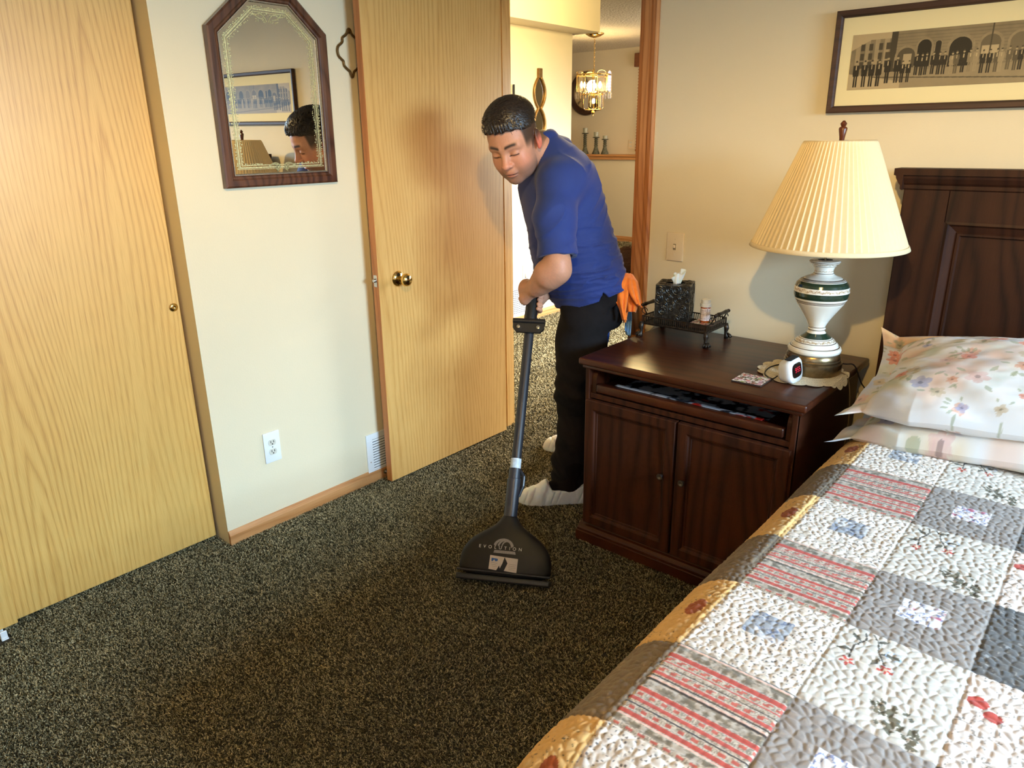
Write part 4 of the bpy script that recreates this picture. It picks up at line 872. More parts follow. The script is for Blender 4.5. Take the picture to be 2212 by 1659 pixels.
# wall clock
cx, cz, cy = -6.83, 2.13, 9.795
t = thing('wall_clock', (cx, 9.80, cz-.31), 'large round dark-rimmed wall clock with roman numerals in the dining room', 'clock')
Mx = Matrix.Rotation(math.pi/2, 4, 'X')
b = NB(); lathe(b, [(.225, 0), (.31, 0), (.315, .015), (.30, .035), (.27, .045), (.245, .03), (.225, .02)], 64, (cx, cy, cz), Mx, cap=False); obj('clock_rim', b, mat('clock_rim_wood', rgb(58, 34, 24), .35, var=.2), t, smooth=True)
def clockc(U, V):
    r = V*.24; a = U*2*math.pi; c = np.tile(np.array([.80, .72, .55]), (len(U), 1)); c = mixc(c, (.6, .5, .34), fbm(U*8, V*5, 3)-.2)
    k = (U*12) % 1; num = (r > .150) & (r < .21) & ((np.abs(k-.5) < .06) | (np.abs(k-.36) < .035) | (np.abs(k-.64) < .035)); c[num] = (.14, .10, .08); c[(np.abs(r-.222) < .003) | (np.abs(r-.14) < .002)] = (.2, .14, .1); return c
grid('clock_face', 240, 60, lambda U, V: np.stack([cx+V*.24*np.cos(U*2*math.pi), cy-.015+0*U, cz+V*.24*np.sin(U*2*math.pi)], 1), clockc, PC, t)
b = NB()
for a, L in ((2.1, .10), (.5, .15)): tube(b, [(cx, cy-.022, cz), (cx+L*math.cos(a), cy-.022, cz+L*math.sin(a))], [.006, .002], 6)
obj('clock_hand', b, BLK, t)
# candle holders on the ledge
CHM = mat('verdigris_stone', rgb(92, 92, 74), .7, var=.4, scale=60, bump=.5, bscale=40, dist=.01)
CGL = mat('candle_glass', rgb(170, 170, 150), .25, var=.2, scale=60)
def candle(x, h, label):
    t = thing('candle_holder', (x, 9.62, 1.259), label, 'candle holder', 'candle holders on the dining ledge')
    b = NB(); s = h/.35
    pr = [(0, 0), (.055, 0), (.056, .015), (.040, .05), (.026, .095), (.022, .11), (.032, .12), (.018, .135)]; z = .135
    while z < .25*s: pr += [(.030, z+.012), (.018, z+.026)]; z += .030
    pr += [(.02, z), (.052, z+.012), (.052, z+.02), (.0, z+.021)]; lathe(b, pr, 20); obj('stem', b, CHM, t, local=True, angle=60)
    b = NB(); lathe(b, [(0, z+.02), (.034, z+.022), (.036, h), (.031, h), (.030, h-.01), (0, h-.012)], 20); obj('candle_cup', b, CGL, t, local=True, angle=60)
candle(-6.72, .375, 'tallest stone-look candle holder, left of the three on the ledge'); candle(-6.52, .315, 'middle-height candle holder between its taller and shorter neighbours on the ledge'); candle(-6.36, .262, 'shortest candle holder, right of the three on the ledge')
t = thing('wall_outlet', (-6.02, 9.80, 1.40), 'cream wall outlet just above the ledge in the dining room', 'outlet')
b = NB(); box(b, (-6.06, 9.792, 1.33), (-5.98, 9.80, 1.46), .002); obj('wall_plate', b, IVORY, t)
for z in (1.37, 1.42): b = NB(); box(b, (-6.04, 9.789, z-.014), (-6.0, 9.793, z+.014), .004); obj('receptacle', b, RECEPT, t)
# window with wooden blinds
t = thing('window_blinds', (-5.4, 9.79, 1.32), 'brown wooden blinds over the dining room window', 'blinds')
BLW = mat('blind_slat_wood', rgb(150, 96, 56), .5, var=.2, scale=20)
b = NB(); box(b, (-5.96, 9.70, 2.44), (-4.9, 9.79, 2.62), .008); obj('valance', b, mat('valance_wood', rgb(112, 66, 38), .5, var=.2), t)
for i in range(27):
    b = NB(); z = 1.36+i*.0405; zc = Matrix.Translation((-5.4, 9.74, z)) @ Matrix.Rotation(math.radians(28), 4, 'X'); box(b, (-.5, -.024, -.0015), (.5, .024, .0015), M=zc); obj('slat', b, BLW, t)
b = NB(); box(b, (-5.9, 9.715, 1.30), (-4.9, 9.765, 1.33), .004); obj('bottom_rail', b, BLW, t)
GW = NT('bright_window'); GW.b.inputs['Emission Color'].default_value = (.75, .88, 1, 1); GW.b.inputs['Emission Strength'].default_value = 1.6; GW = GW.m
b = NB(); box(b, (-5.88, 9.785, 1.34), (-4.92, 9.795, 2.50)); struct('window_3', b, GW)
# chandelier
CX, CY = -5.60, 8.18
t = thing('chandelier', (CX, CY, CZ), 'two-tier brass and glass chandelier glowing in the dining room', 'chandelier')
def ball(bm, c, r, n=8): lathe(bm, [(max(1e-4, r*math.sin(math.pi*i/n)), -r*math.cos(math.pi*i/n)) for i in range(n+1)], n*2, c)
b = NB(); lathe(b, [(0, 0), (.11, 0), (.115, -.01), (.07, -.035), (.02, -.05), (0, -.05)], 28, (CX, CY, CZ)); obj('canopy', b, BRASS, t, smooth=True)
for i in range(14):
    b = NB(); z = CZ-.06-i*.025; a = (i % 2)*math.pi/2; tube(b, [(CX+.008*math.cos(q)*math.cos(a), CY+.008*math.cos(q)*math.sin(a), z+.016*math.sin(q)) for q in np.linspace(0, 2*math.pi, 10, endpoint=False)], .0025, 5, closed=True); obj('chain_link', b, BRASS, t)
def ring(name, R, z, r=.006):
    b = NB(); tube(b, [(CX+R*math.cos(q), CY+R*math.sin(q), z) for q in np.linspace(0, 2*math.pi, 40, endpoint=False)], r, 6, closed=True); obj(name, b, BRASS, t, smooth=True)
ring('upper_ring', .215, 2.235, .009); ring('middle_ring', .135, 2.01, .008); ring('lower_ring', .10, 1.83, .006)
b = NB(); tube(b, [(CX, CY, CZ-.40), (CX, CY, 1.84)], .009, 10); ball(b, (CX, CY, 1.80), .025); tube(b, [(CX, CY, 1.80), (CX, CY, 1.755)], [.01, .002], 8); obj('centre_column', b, BRASS, t)
GL = NT('bevelled_glass'); GL.b.inputs['Base Color'].default_value = (1, .93, .78, 1); GL.b.inputs['Roughness'].default_value = .12; GL.b.inputs['Transmission Weight'].default_value = 1; GL.b.inputs['IOR'].default_value = 1.3; GL = GL.m
def tier(R, n, z0, z1, wf):
    for k in range(n):
        a = k*2*math.pi/n+.2; c, s = math.cos(a), math.sin(a); w_ = wf*R*math.pi/n
        P = lambda u, z, o=0: Vector((CX+(R+o)*c-u*s, CY+(R+o)*s+u*c, z))
        out = [P(-w_, z0+.02), P(-w_*.4, z0), P(w_*.4, z0), P(w_, z0+.02), P(w_, z1)]+[P(w_*math.cos(q), z1+.035*math.sin(q)) for q in np.linspace(.3, math.pi-.3, 5)]+[P(-w_, z1)]
        b = NB(); tube(b, out, .0028, 5, closed=True); fr = obj('panel_rim', b, BRASS, t)
        b = NB(); f = b.faces.new([b.verts.new(q) for q in out]); obj('glass_panel', b, GL, fr)
tier(.21, 9, 2.03, 2.245, .86); tier(.115, 6, 1.84, 2.01, .86)
BUL = NT('glowing_bulb'); BUL.b.inputs['Emission Color'].default_value = (1, .72, .32, 1); BUL.b.inputs['Emission Strength'].default_value = 60; BUL = BUL.m
for k in range(4):
    a = k*math.pi/2+.5; c = (CX+.11*math.cos(a), CY+.11*math.sin(a), 2.12) if k < 3 else (CX, CY, 1.93)
    b = NB(); lathe(b, [(.002, -.035), (.014, -.02), (.019, 0), (.014, .022), (.002, .045)], 12, c); obj('bulb', b, BUL, t, smooth=True)
for k in range(18):
    a = k*2*math.pi/18; R = .222 if k % 2 else .222; z1 = 2.05; b = NB(); tube(b, [(CX+R*math.cos(a), CY+R*math.sin(a), z1), (CX+R*math.cos(a), CY+R*math.sin(a), z1-.03), (CX+R*math.cos(a), CY+R*math.sin(a), z1-.09)], [.003, .008, .006], 6); obj('crystal_drop', b, GL, t)
light('chandelier_glow', 'POINT', (CX, CY, 2.1), 26, (1, .72, .36), .08)
# ---------------------------------------------------------------- carpet cleaning wand
WO = np.array([-1.478, 1.668, .012]); WT = at(1151, 640, 2.86)
wy = WT-WO; WL = np.linalg.norm(wy); wy /= WL; wx = np.array([.861, .508, 0.]); wx -= wy*(wx@wy); wx /= np.linalg.norm(wx); wz = np.cross(wx, wy)
if wz[2] < 0: wz = -wz; wx = -wx
WM = Matrix(((wx[0], wy[0], wz[0], 0), (wx[1], wy[1], wz[1], 0), (wx[2], wy[2], wz[2], 0), (0, 0, 0, 1)))
wd = thing('carpet_cleaning_wand', tuple(WO), 'black carpet cleaning wand with a wide hooded head, held by the man', 'carpet cleaner')
def wobj(name, bm, m, par=None, **k):
    for v in bm.verts: v.co = WM @ v.co
    return obj(name, bm, m, par or wd, local=True, **k)
wxs = 1 if (WM @ Vector((1, 0, 0))).x > 0 else -1   # image right
GREY = mat('charcoal_tube', rgb(44, 45, 52), .42, var=.12, scale=60)
HOODM = mat('matt_black_hood', rgb(15, 15, 16), .55, var=.2, scale=60, spec=.35)
# hood: flattened super-elliptic loft along the shaft
st = [(.004, .166, .030), (.05, .166, .036), (.085, .163, .037), (.105, .155, .036), (.136, .134, .033), (.162, .099, .030), (.184, .060, .027), (.205, .036, .025), (.235, .0245, .0235)]
b = NB(); rings = []
for s, w_, t_ in st:
    rings.append([b.verts.new((w_*math.copysign(abs(math.cos(q))**.7, math.cos(q)), s, t_*math.copysign(abs(math.sin(q))**.85, math.sin(q))+(.010 if s < .2 else .004))) for q in np.linspace(0, 2*math.pi, 56, endpoint=False)])
for a, c in zip(rings, rings[1:]):
    for i in range(56): b.faces.new((a[i], a[(i+1) % 56], c[(i+1) % 56], c[i]))
b.faces.new(rings[0][::-1]); b.faces.new(rings[-1]); o = wobj('hood', b, HOODM, smooth=True); sd = o.modifiers.new('s', 'SUBSURF'); sd.levels = sd.render_levels = 2
b = NB(); box(b, (-.168, -.008, -.022), (.168, .014, .044), .006); wobj('lip', b, BLACKM)
b = NB(); box(b, (-.167, .022, .040), (.167, .030, .0475), .003); wobj('ridge', b, BLACKP)
b = NB(); tube(b, [(0, .225, .004), (0, .30, .003), (0, .362, .002), (0, .364, .002), (0, .388, .002)], [.0245, .0245, .0255, .0215, .0215], 28); tube(b, [(0, .366, .002), (0, .40, .002)], .0225, 28); wobj('neck', b, GREY, angle=40)
b = NB(); tube(b, [(0, .39, .001), (0, .62, 0), (0, WL-.10, 0)], .0185, 28); wobj('tube', b, mat('dark_tube', rgb(34, 34, 39), .42, var=.1), angle=40)
b = NB(); tube(b, [(0, .402, .001), (0, .438, .001)], .0196, 28); wobj('tape_band', b, mat('silver_white_tape', rgb(208, 212, 214), .4, var=.15, scale=90), angle=40)
b = NB(); tube(b, [(0, WL-.14, .002), (0, WL-.10, .003), (0, WL-.04, .002), (0, WL+.02, 0), (0, WL+.045, 0)], [.024, .0255, .0235, .021, .016], 24); wobj('grip', b, BLACKM, angle=50)
sx = WL-.115
b = NB(); tube(b, [(-.062, sx, .030), (.062, sx, .030)], .0105, 16)
prism(b, [(-.062, -.004), (.062, -.004), (.060, -.030), (.046, -.046), (-.046, -.046), (-.060, -.030)], (0, sx, .020), (1, 0, 0), (0, 1, 0), (0, 0, .014)); wobj('valve_trigger', b, BLACKM, angle=30)
for s in (-1, 1): b = NB(); lathe(b, [(0, 0), (.008, 0), (.007, .006), (0, .007)], 16, (s*.038, sx-.026, .034)); wobj('bolt', b, CHROME, angle=40)
b = NB(); tube(b, [(wxs*.020, .395, .008), (wxs*.034, .375, .004), (wxs*.034, .340, 0), (wxs*.022, .30, 0)], [.006, .008, .008, .006], 10); wobj('solution_fitting', b, BLACKP)
# prints: arch emblem, lettering, torn label
PS = -.020
def hz(s): return float(np.interp(s, [q[0] for q in st], [q[2] for q in st]))+.0108
def arc_emblem(cx, s0, w_, h_, col_):
    b = NB(); vs = [(cx-w_, s0), (cx+w_, s0)]+[(cx+w_*math.cos(q), s0+h_*math.sin(q)) for q in np.linspace(.15, math.pi-.15, 12)]
    b.faces.new([b.verts.new((x, s, hz(s)+.0008)) for x, s in vs]); return b
SIL = mat('silver_print', rgb(150, 146, 148), .4, var=.2, scale=300)
b = arc_emblem(0, .142, .030, .020, None)
b2 = NB()
for k in range(3):
    w_ = .040-.009*k; P = [(wxs*(-.006+.006*k)+w_*math.cos(q)*.92, .134+(.030-.003*k)*math.sin(q)) for q in np.linspace(.2, math.pi-.2, 16)]; Q = [(x*.88, s-.006) for x, s in P[::-1]]
    for i in range(15):
        qd = [P[i], P[i+1], (P[i+1][0]*.80, P[i+1][1]-.0055), (P[i][0]*.80, P[i][1]-.0055)]
        if k == 0 or i % 1 == 0: b2.faces.new([b2.verts.new((x, s, hz(s)+.0012+.0002*k)) for x, s in [(x_, s_+PS) for x_, s_ in qd]])
b.free(); wobj('emblem', b2, SIL)
b = NB(); b.faces.new([b.verts.new((x, s, hz(s)+.0014)) for x, s in ((-.040, .092), (.040, .092), (.037, .102), (-.037, .102))]); wobj('emblem_bar', b, SIL)
def text(s, size, cx, cs, m, name, track=1.0, par=None):
    cu = bpy.data.curves.new('t', 'FONT'); cu.body = s; cu.size = size; cu.align_x = 'CENTER'; cu.align_y = 'CENTER'; cu.space_character = track; cu.extrude = .0002
    o = bpy.data.objects.new('t', cu); scene.collection.objects.link(o); dg = bpy.context.evaluated_depsgraph_get(); me = bpy.data.meshes.new_from_object(o.evaluated_get(dg)); bpy.data.objects.remove(o); bpy.data.curves.remove(cu)
    for v in me.vertices:
        x, y = v.co.x*wxs, v.co.y; v.co = WM @ Vector((cx+x, cs+y, hz(cs+y)+.0016+(v.co.z)))
    return link(name, me, m, par or wd, local=True)
# the shaft's near face looks up: letters run left to right with their tops towards the handle
text('EVOLUTION', .0155, -wxs*.017, .1105, mat('white_print', rgb(226, 224, 222), .5), 'lettering', 2.1)
b = NB()
def poly(P, h_, bm): bm.faces.new([bm.verts.new((wxs*x, s+PS, hz(s+PS)+h_)) for x, s in P])
poly([(-.050, .103), (-.012, .101), (-.015, .070), (-.024, .053), (-.052, .055)], .0015, b); poly([(-.012, .101), (.002, .100), (-.004, .078), (-.012, .060), (-.015, .070)], .0015, b); poly([(.002, .100), (.050, .098), (.048, .050), (.003, .053), (.014, .080)], .0015, b); lb = wobj('torn_label', b, mat('paper_label', rgb(222, 210, 198), .7, var=.05))
b = NB(); poly([(-.044, .094), (-.022, .092), (-.021, .087), (-.024, .084), (-.030, .083), (-.034, .090), (-.040, .082), (-.044, .084)], .0018, b); wobj('label_mark', b, mat('blue_print', rgb(36, 92, 168), .5), lb)
b = NB()
for k in range(4):
    for x0, x1 in ((-.045+.002*k, -.022), (.018, .044)): poly([(x0, .078-k*.006), (x1-.003*(k % 2), .0775-k*.006), (x1-.003*(k % 2), .0765-k*.006), (x0, .077-k*.006)], .0018, b)
wobj('label_print', b, mat('faded_print', rgb(160, 140, 132), .6), lb)
# ---------------------------------------------------------------- surfaces grown from blended solids
def nets(f, lo, hi, h, B=12, slack=1.7):
    lo = np.array(lo, np.float64); n = np.ceil((np.array(hi)-lo)/h/B).astype(int); N = n*B
    bc = [lo[k]+(np.arange(n[k])*B+(B-1)/2)*h for k in range(3)]; G = np.stack(np.meshgrid(*bc, indexing='ij'), -1).reshape(-1, 3)
    fv = f(G); act = np.abs(fv) < B*h*.87*slack
    Vd = np.repeat(np.repeat(np.repeat(fv.reshape(n).astype(np.float32), B, 0), B, 1), B, 2)
    off = np.stack(np.meshgrid(*[np.arange(B)]*3, indexing='ij'), -1).reshape(-1, 3)
    ids = np.stack(np.unravel_index(np.nonzero(act)[0], n), 1)*B
    for s in range(0, len(ids), 200):
        I = (ids[s:s+200, None, :]+off[None]).reshape(-1, 3); Vd[I[:, 0], I[:, 1], I[:, 2]] = f(lo+I*h)
    S = Vd < 0; c = S[:-1, :-1, :-1].astype(np.int8)
    for d in ((1, 0, 0), (0, 1, 0), (0, 0, 1), (1, 1, 0), (1, 0, 1), (0, 1, 1), (1, 1, 1)):
        c = c+S[d[0]:N[0]-1+d[0], d[1]:N[1]-1+d[1], d[2]:N[2]-1+d[2]]
    cells = np.argwhere((c > 0) & (c < 8)); idx = -np.ones(c.shape, np.int32); idx[cells[:, 0], cells[:, 1], cells[:, 2]] = np.arange(len(cells))
    acc = np.zeros((len(cells), 3)); cnt = np.zeros(len(cells))
    cor = [(i, j, k) for i in (0, 1) for j in (0, 1) for k in (0, 1)]
    for a in cor:
        for ax in range(3):
            if a[ax]: continue
            b2 = list(a); b2[ax] = 1; pa = cells+a; pb = cells+b2; va = Vd[pa[:, 0], pa[:, 1], pa[:, 2]]; vb = Vd[pb[:, 0], pb[:, 1], pb[:, 2]]; m = (va < 0) != (vb < 0)
            t = np.where(m, va/np.where(m, va-vb, 1), 0); p = np.array(a, float)+0*acc; p[:, ax] += t; acc += p*m[:, None]; cnt += m
    verts = lo+(cells+acc/cnt[:, None])*h; quads = []
    for ax in range(3):
        o1, o2 = [k for k in range(3) if k != ax]; sl = [slice(None)]*3; sl[ax] = slice(0, -1); s2 = [slice(None)]*3; s2[ax] = slice(1, None)
        E_ = np.argwhere(S[tuple(sl)] != S[tuple(s2)]); E_ = E_[(E_[:, o1] > 0) & (E_[:, o2] > 0) & (E_[:, o1] < N[o1]-1) & (E_[:, o2] < N[o2]-1)]
        q = []
        for d1, d2 in ((1, 1), (0, 1), (0, 0), (1, 0)):
            e = E_.copy(); e[:, o1] -= d1; e[:, o2] -= d2; q.append(idx[e[:, 0], e[:, 1], e[:, 2]])
        q = np.stack(q, 1); ins = S[E_[:, 0], E_[:, 1], E_[:, 2]]; flip = ins if ax != 1 else ~ins; q[~flip] = q[~flip][:, ::-1]; quads.append(q[(q >= 0).all(1)])
    return verts, np.concatenate(quads)
def smin(a, b, k): h = np.clip(.5+.5*(b-a)/k, 0, 1); return b*(1-h)+a*h-k*h*(1-h)
def smax(a, b, k): return -smin(-a, -b, k)
def cone(p, a, ra, b, rb):
    a = np.asarray(a, float); b = np.asarray(b, float); d = b-a; t = np.clip(((p-a)@d)/(d@d), 0, 1); return np.linalg.norm(p-a-t[:, None]*d, axis=1)-(ra+(rb-ra)*t)
def chain(p, pts, k=.02):
    r = None
    for (a, ra), (b, rb) in zip(pts, pts[1:]):
        c = cone(p, a, ra, b, rb); r = c if r is None else smin(r, c, k)
    return r
def ell(p, c, r, R=None):
    q = p-np.asarray(c, float)
    if R is not None: q = q @ R
    r = np.asarray(r, float); k0 = np.linalg.norm(q/r, axis=1); k1 = np.linalg.norm(q/(r*r), axis=1)+1e-9; return k0*(k0-1)/k1
def wob(p, s, a):  # cheap smooth 3-D ripple
    return a*(np.sin(p[:, 0]*s+1.3*np.sin(p[:, 2]*s*.7))+np.sin(p[:, 1]*s*1.1+1.7*np.sin(p[:, 0]*s*.6))+np.sin(p[:, 2]*s*.9+1.1*np.sin(p[:, 1]*s*.8)))/3
# ---------------------------------------------------------------- the man: pose
man = thing('person', (-1.74, 2.45, 0), 'man in blue polo shirt and white shoe covers bending over the carpet wand', 'person')
HR = np.array([[.2688, .9632, .0037], [-.8517, .2395, -.4661], [-.4498, .1221, .8847]]); HC = CAM+(np.array([-1.8039, 2.1317, 1.4878])-CAM)*2.71/2.65; HS = 1.0932*2.71/2.65
def hw(x, y, z): return HC+HR @ (np.array([x, y, z])*HS)          # head space -> room
FD = np.array([-.42, -.91, 0]); FD /= np.linalg.norm(FD)
T0 = at(1278, 632, 3.03); T1 = at(1172, 312, 2.84); TW = T1-T0; TL = np.linalg.norm(TW); TW /= TL
TP = FD-TW*(FD@TW); TP /= np.linalg.norm(TP); TLt = np.cross(TW, TP); TLt = TLt if TLt@np.array([.91, -.42, 0]) > 0 else -TLt
TS = np.array([-.12, -.01, .2, .37, .52, .655, .80, .93, 1.02, 1.1]); TRp = np.array([.145, .150, .171, .163, .156, .150, .134, .098, .066, .05]); TRl = np.array([.17, .176, .186, .184, .186, .196, .192, .135, .075, .055]); TC = np.array([0, 0, .024, .018, .004, -.004, -.008, -.010, -.004, .0])
def torso(p, off=0.):
    q = p-T0; s = q@TW/TL; a = q@TP; l = q@TLt; sc = np.clip(s, -.12, 1.1); c = np.interp(sc, TS, TC); rp = np.interp(sc, TS, TRp)+off; rl = np.interp(sc, TS, TRl)+off
    k = np.sqrt(((a-c)/rp)**2+(l/rl)**2+1e-9); d = (k-1)*np.minimum(rp, rl); return smax(d, np.maximum(s-1.08, -.10-s)*TL, .02)
SH_N, UA_N, EL_N, WR_N = at(1206, 398, 2.74), at(1199, 470, 2.70), at(1204, 583, 2.69), at(1158, 621, 2.78)
SH_F, EL_F, WR_F = at(1170, 385, 3.02), at(1190, 555, 3.14), at(1178, 632, 3.00)
NB0 = at(1180, 330, 2.84)
GR = WT; gd = wy  # grip point and shaft direction
def headf(p):
    q = ((p-HC)@HR)/HS; ay = np.abs(q[:, 1]); m = np.stack([q[:, 0], ay, q[:, 2]], 1)
    d = ell(q, (-.010, 0, .036), (.101, .079, .088)); d = smin(d, ell(q, (.026, 0, -.030), (.064, .064, .086)), .03); d = smin(d, ell(m, (.022, .030, -.072), (.052, .030, .036)), .025)
    d = smin(d, ell(q, (.066, 0, -.100), (.020, .024, .018)), .022); d = smin(d, ell(m, (.053, .037, -.036), (.026, .024, .026)), .025)
    d = smin(d, cone(m, (.082, .010, .019), .010, (.070, .046, .020), .009), .018)
    d = smax(d, -ell(m, (.101, .031, -.001), (.018, .020, .012)), .014)
    d = smin(d, ell(m, (.0745, .0315, -.002), (.0145, .0165, .0115)), .005)
    d = smin(d, cone(q, (.084, 0, .010), .0085, (.1035, 0, -.030), .0115), .012); d = smin(d, ell(q, (.106, 0, -.034), (.0125, .0125, .0105)), .006); d = smin(d, ell(m, (.0945, .0135, -.037), (.010, .0075, .0075)), .006)
    d = smax(d, -ell(m, (.100, .0075, -.0455), (.006, .0038, .004)), .003)
    d = smin(d, ell(q, (.0855, 0, -.060), (.012, .020, .012)), .012)
    d = smin(d, ell(q, (.0865, 0, -.0665), (.0105, .0235, .0048)), .005); d = smin(d, ell(q, (.0845, 0, -.0765), (.0105, .0195, .0058)), .005); d = smax(d, -ell(q, (.0985, 0, -.0712), (.010, .024, .0013)), .003)
    e = ell(m, (-.014, .0835, -.004), (.019, .0075, .032)); e = smax(e, -ell(m, (-.009, .0915, -.001), (.0105, .0055, .020)), .005); e = smin(e, ell(m, (-.003, .083, -.006), (.004, .004, .007)), .004); e = smin(e, ell(m, (-.009, .081, -.031), (.009, .0055, .010)), .006); d = smin(d, e, .006)
    return d*HS
def finger(p, pts, r0, r1): n = len(pts); return chain(p, [(q, r0+(r1-r0)*i/(n-1)) for i, q in enumerate(pts)], .006)
def side_axes(toward):
    u = toward-gd*(toward@gd); u /= np.linalg.norm(u); return u, np.cross(gd, u)
cu, cvv = side_axes(CAM-GR)      # cu: from shaft to camera, cvv: sideways
if cvv@_r < 0: cvv = -cvv
def onshaft(s, ang, rad):        # s along the shaft from the grip point, ang 0 = camera side, + = image right
    a = math.radians(ang); return GR+gd*s+(cu*math.cos(a)+cvv*math.sin(a))*rad
# near hand (his left) covers the end of the grip; fingers run round its far side and show on the right
HN_c = onshaft(.012, -75, .030)
NF = [[onshaft(.045-.021*k, -62, .040), onshaft(.043-.021*k, -125, .036), onshaft(.040-.021*k, 178, .031), onshaft(.037-.021*k, 118, .029)] for k in range(4)]
NTh = [onshaft(.030, -35, .036), onshaft(.052, 5, .036), onshaft(.058, 50, .032)]
FF = [[onshaft(.006-.019*k, 158, .038), onshaft(.004-.019*k, 112, .037), onshaft(.002-.019*k, 78, .034), onshaft(.000-.019*k, 52, .031)] for k in range(4)]
FTh = [onshaft(.016, 172, .040), onshaft(.022, -150, .038), onshaft(.014, -105, .034)]
def hands(p):
    d = cone(p, WR_N, .030, HN_c+cu*.012+gd*.010, .031)
    d = smin(d, cone(p, HN_c+gd*.030, .022, HN_c-gd*.034, .020), .018); d = smin(d, cone(p, HN_c+cu*.014+gd*.02, .021, HN_c+cu*.010-gd*.030, .019), .015)
    d = smin(d, cone(p, WR_N-gd*.004, .026, HN_c-gd*.034+cu*.014, .019), .014)
    for k, F in enumerate(NF):
        d = smin(d, finger(p, F, .0108-.0006*k, .0085), .005)
        kn = onshaft(.047-.0215*k, -82, .0465); d = smin(d, cone(p, kn, .0098, onshaft(.044-.0215*k, -115, .043), .0092), .0035); d = smax(d, -cone(p, onshaft(.036-.0215*k, -88, .060), .0020, onshaft(.034-.0215*k, -130, .055), .0020), .004)
    d = smin(d, finger(p, NTh, .0125, .0095), .010)
    pc = onshaft(-.020, 165, .044); e = cone(p, WR_F, .029, pc, .024); e = smin(e, cone(p, onshaft(.008, 165, .044), .019, onshaft(-.050, 165, .044), .018), .015)
    for k, F in enumerate(FF): e = smin(e, finger(p, F, .0100-.0006*k, .0082), .006)
    e = smin(e, finger(p, FTh, .0118, .009), .010)
    return np.minimum(d, e)
def skin(p):
    d = headf(p)
    nk = cone(p, hw(-.030, 0, -.045), .066, NB0, .070); nk = smin(nk, cone(p, hw(.020, 0, -.085), .040, NB0+TP*.03, .055), .03); d = smin(d, nk, .022)
    d = smin(d, np.maximum(torso(p, -.024), .10-(p-T0)@TW), .03)
    d = smin(d, chain(p, [(SH_N, .060), (UA_N, .050), (EL_N+np.array([0, 0, .03]), .043)], .02), .02); d = smin(d, chain(p, [(EL_N+np.array([0, 0, .03]), .044), (EL_N, .047), (at(1186, 592, 2.71), .0485), (EL_N*.55+WR_N*.45+np.array([0, 0, .006]), .0455), (EL_N*.2+WR_N*.8, .036), (WR_N, .032)], .03), .02)
    d = smin(d, chain(p, [(SH_F, .062), (EL_F, .046), (EL_F*.6+WR_F*.4, .042), (WR_F, .029)], .03), .03)
    return smin(d, hands(p), .012)
lo = np.array([-2.16, 1.90, .66]); hi = np.array([-1.38, 2.86, 1.80])
v, q = nets(skin, lo, hi, .0026)
hq = ((v-HC)@HR)/HS; fa, la, up = hq[:, 0], np.abs(hq[:, 1]), hq[:, 2]
def g3(x, y, z, sx, sy, sz): return np.exp(-((fa-x)/sx)**2-((la-y)/sy)**2-((up-z)/sz)**2)
inhead = (np.linalg.norm(hq, axis=1) < .17)
C = np.tile(np.array([.76, .55, .44]), (len(v), 1)); C = mixc(C, (.83, .50, .40), .55*inhead*(g3(.105, 0, -.035, .02, .02, .02)+g3(.06, .045, -.035, .03, .03, .03))); C = mixc(C, (.86, .42, .34), .7*inhead*(la > .076)*(np.abs(up+.004) < .045)*(fa > -.05))
lips = inhead*(g3(.09, 0, -.0665, .02, .020, .0050)+g3(.09, 0, -.0765, .02, .017, .0062)); C = mixc(C, (.66, .38, .33), .65*np.clip(lips, 0, 1)); C = mixc(C, (.33, .17, .14), inhead*np.exp(-((up+.0712)/.0016)**2)*(la < .021)*(fa > .07)*.85)
st_ = inhead*np.clip((-.045-up)/.03, 0, 1)*(fa > .0)*np.clip(1-np.exp(-((la)/.02)**2)*(up > -.085), 0, 1); C = mixc(C, (.42, .32, .28), .55*np.clip(st_, 0, 1))
brow = inhead*np.exp(-((up-.0235-.004*np.sin((la-.01)*60))/.0046)**2)*np.clip((la-.008)/.005, 0, 1)*np.clip((.052-la)/.010, 0, 1)*(fa > .05); C = mixc(C, (.13, .085, .065), .92*brow)
lash = inhead*np.exp(-((up+.0065+.09*(la-.0315)**2/.016)/.0017)**2)*(np.abs(la-.0315) < .0155)*(fa > .06); C = mixc(C, (.08, .05, .04), .95*lash); C = mixc(C, (.58, .40, .33), .5*inhead*g3(.08, .0315, .006, .03, .018, .004))
side = inhead*(fa < .052)*np.clip((up+.012-.35*np.clip(-fa-.02, 0, .03))/.030, 0, 1)*(la > .045)*(fa > -.2); C = mixc(C, (.20, .145, .11), .88*np.clip(side, 0, 1)*np.clip((.052-fa)/.008, 0, 1))
bk = inhead*(fa < -.03)*np.clip((up+.055)/.03, 0, 1); C = mixc(C, (.20, .145, .11), .85*np.clip(bk, 0, 1)*(la < .076)); C = mixc(C, (.20, .14, .11), .6*inhead*(np.abs(fa-.006) < .012)*np.clip((up+.03)/.02, 0, 1)*np.clip((.02-up)/.02, 0, 1)*(la > .06)*(la < .078))
C = C*(1-.05*(noise2(v[:, 0]*400, (v[:, 2]+v[:, 1])*400, 3)-.5))[:, None]
SKIN = paint('skin', .48, .4, sss=.12, bump=.12, bscale=500)
mesh_np('body', v, q, SKIN, man, C)
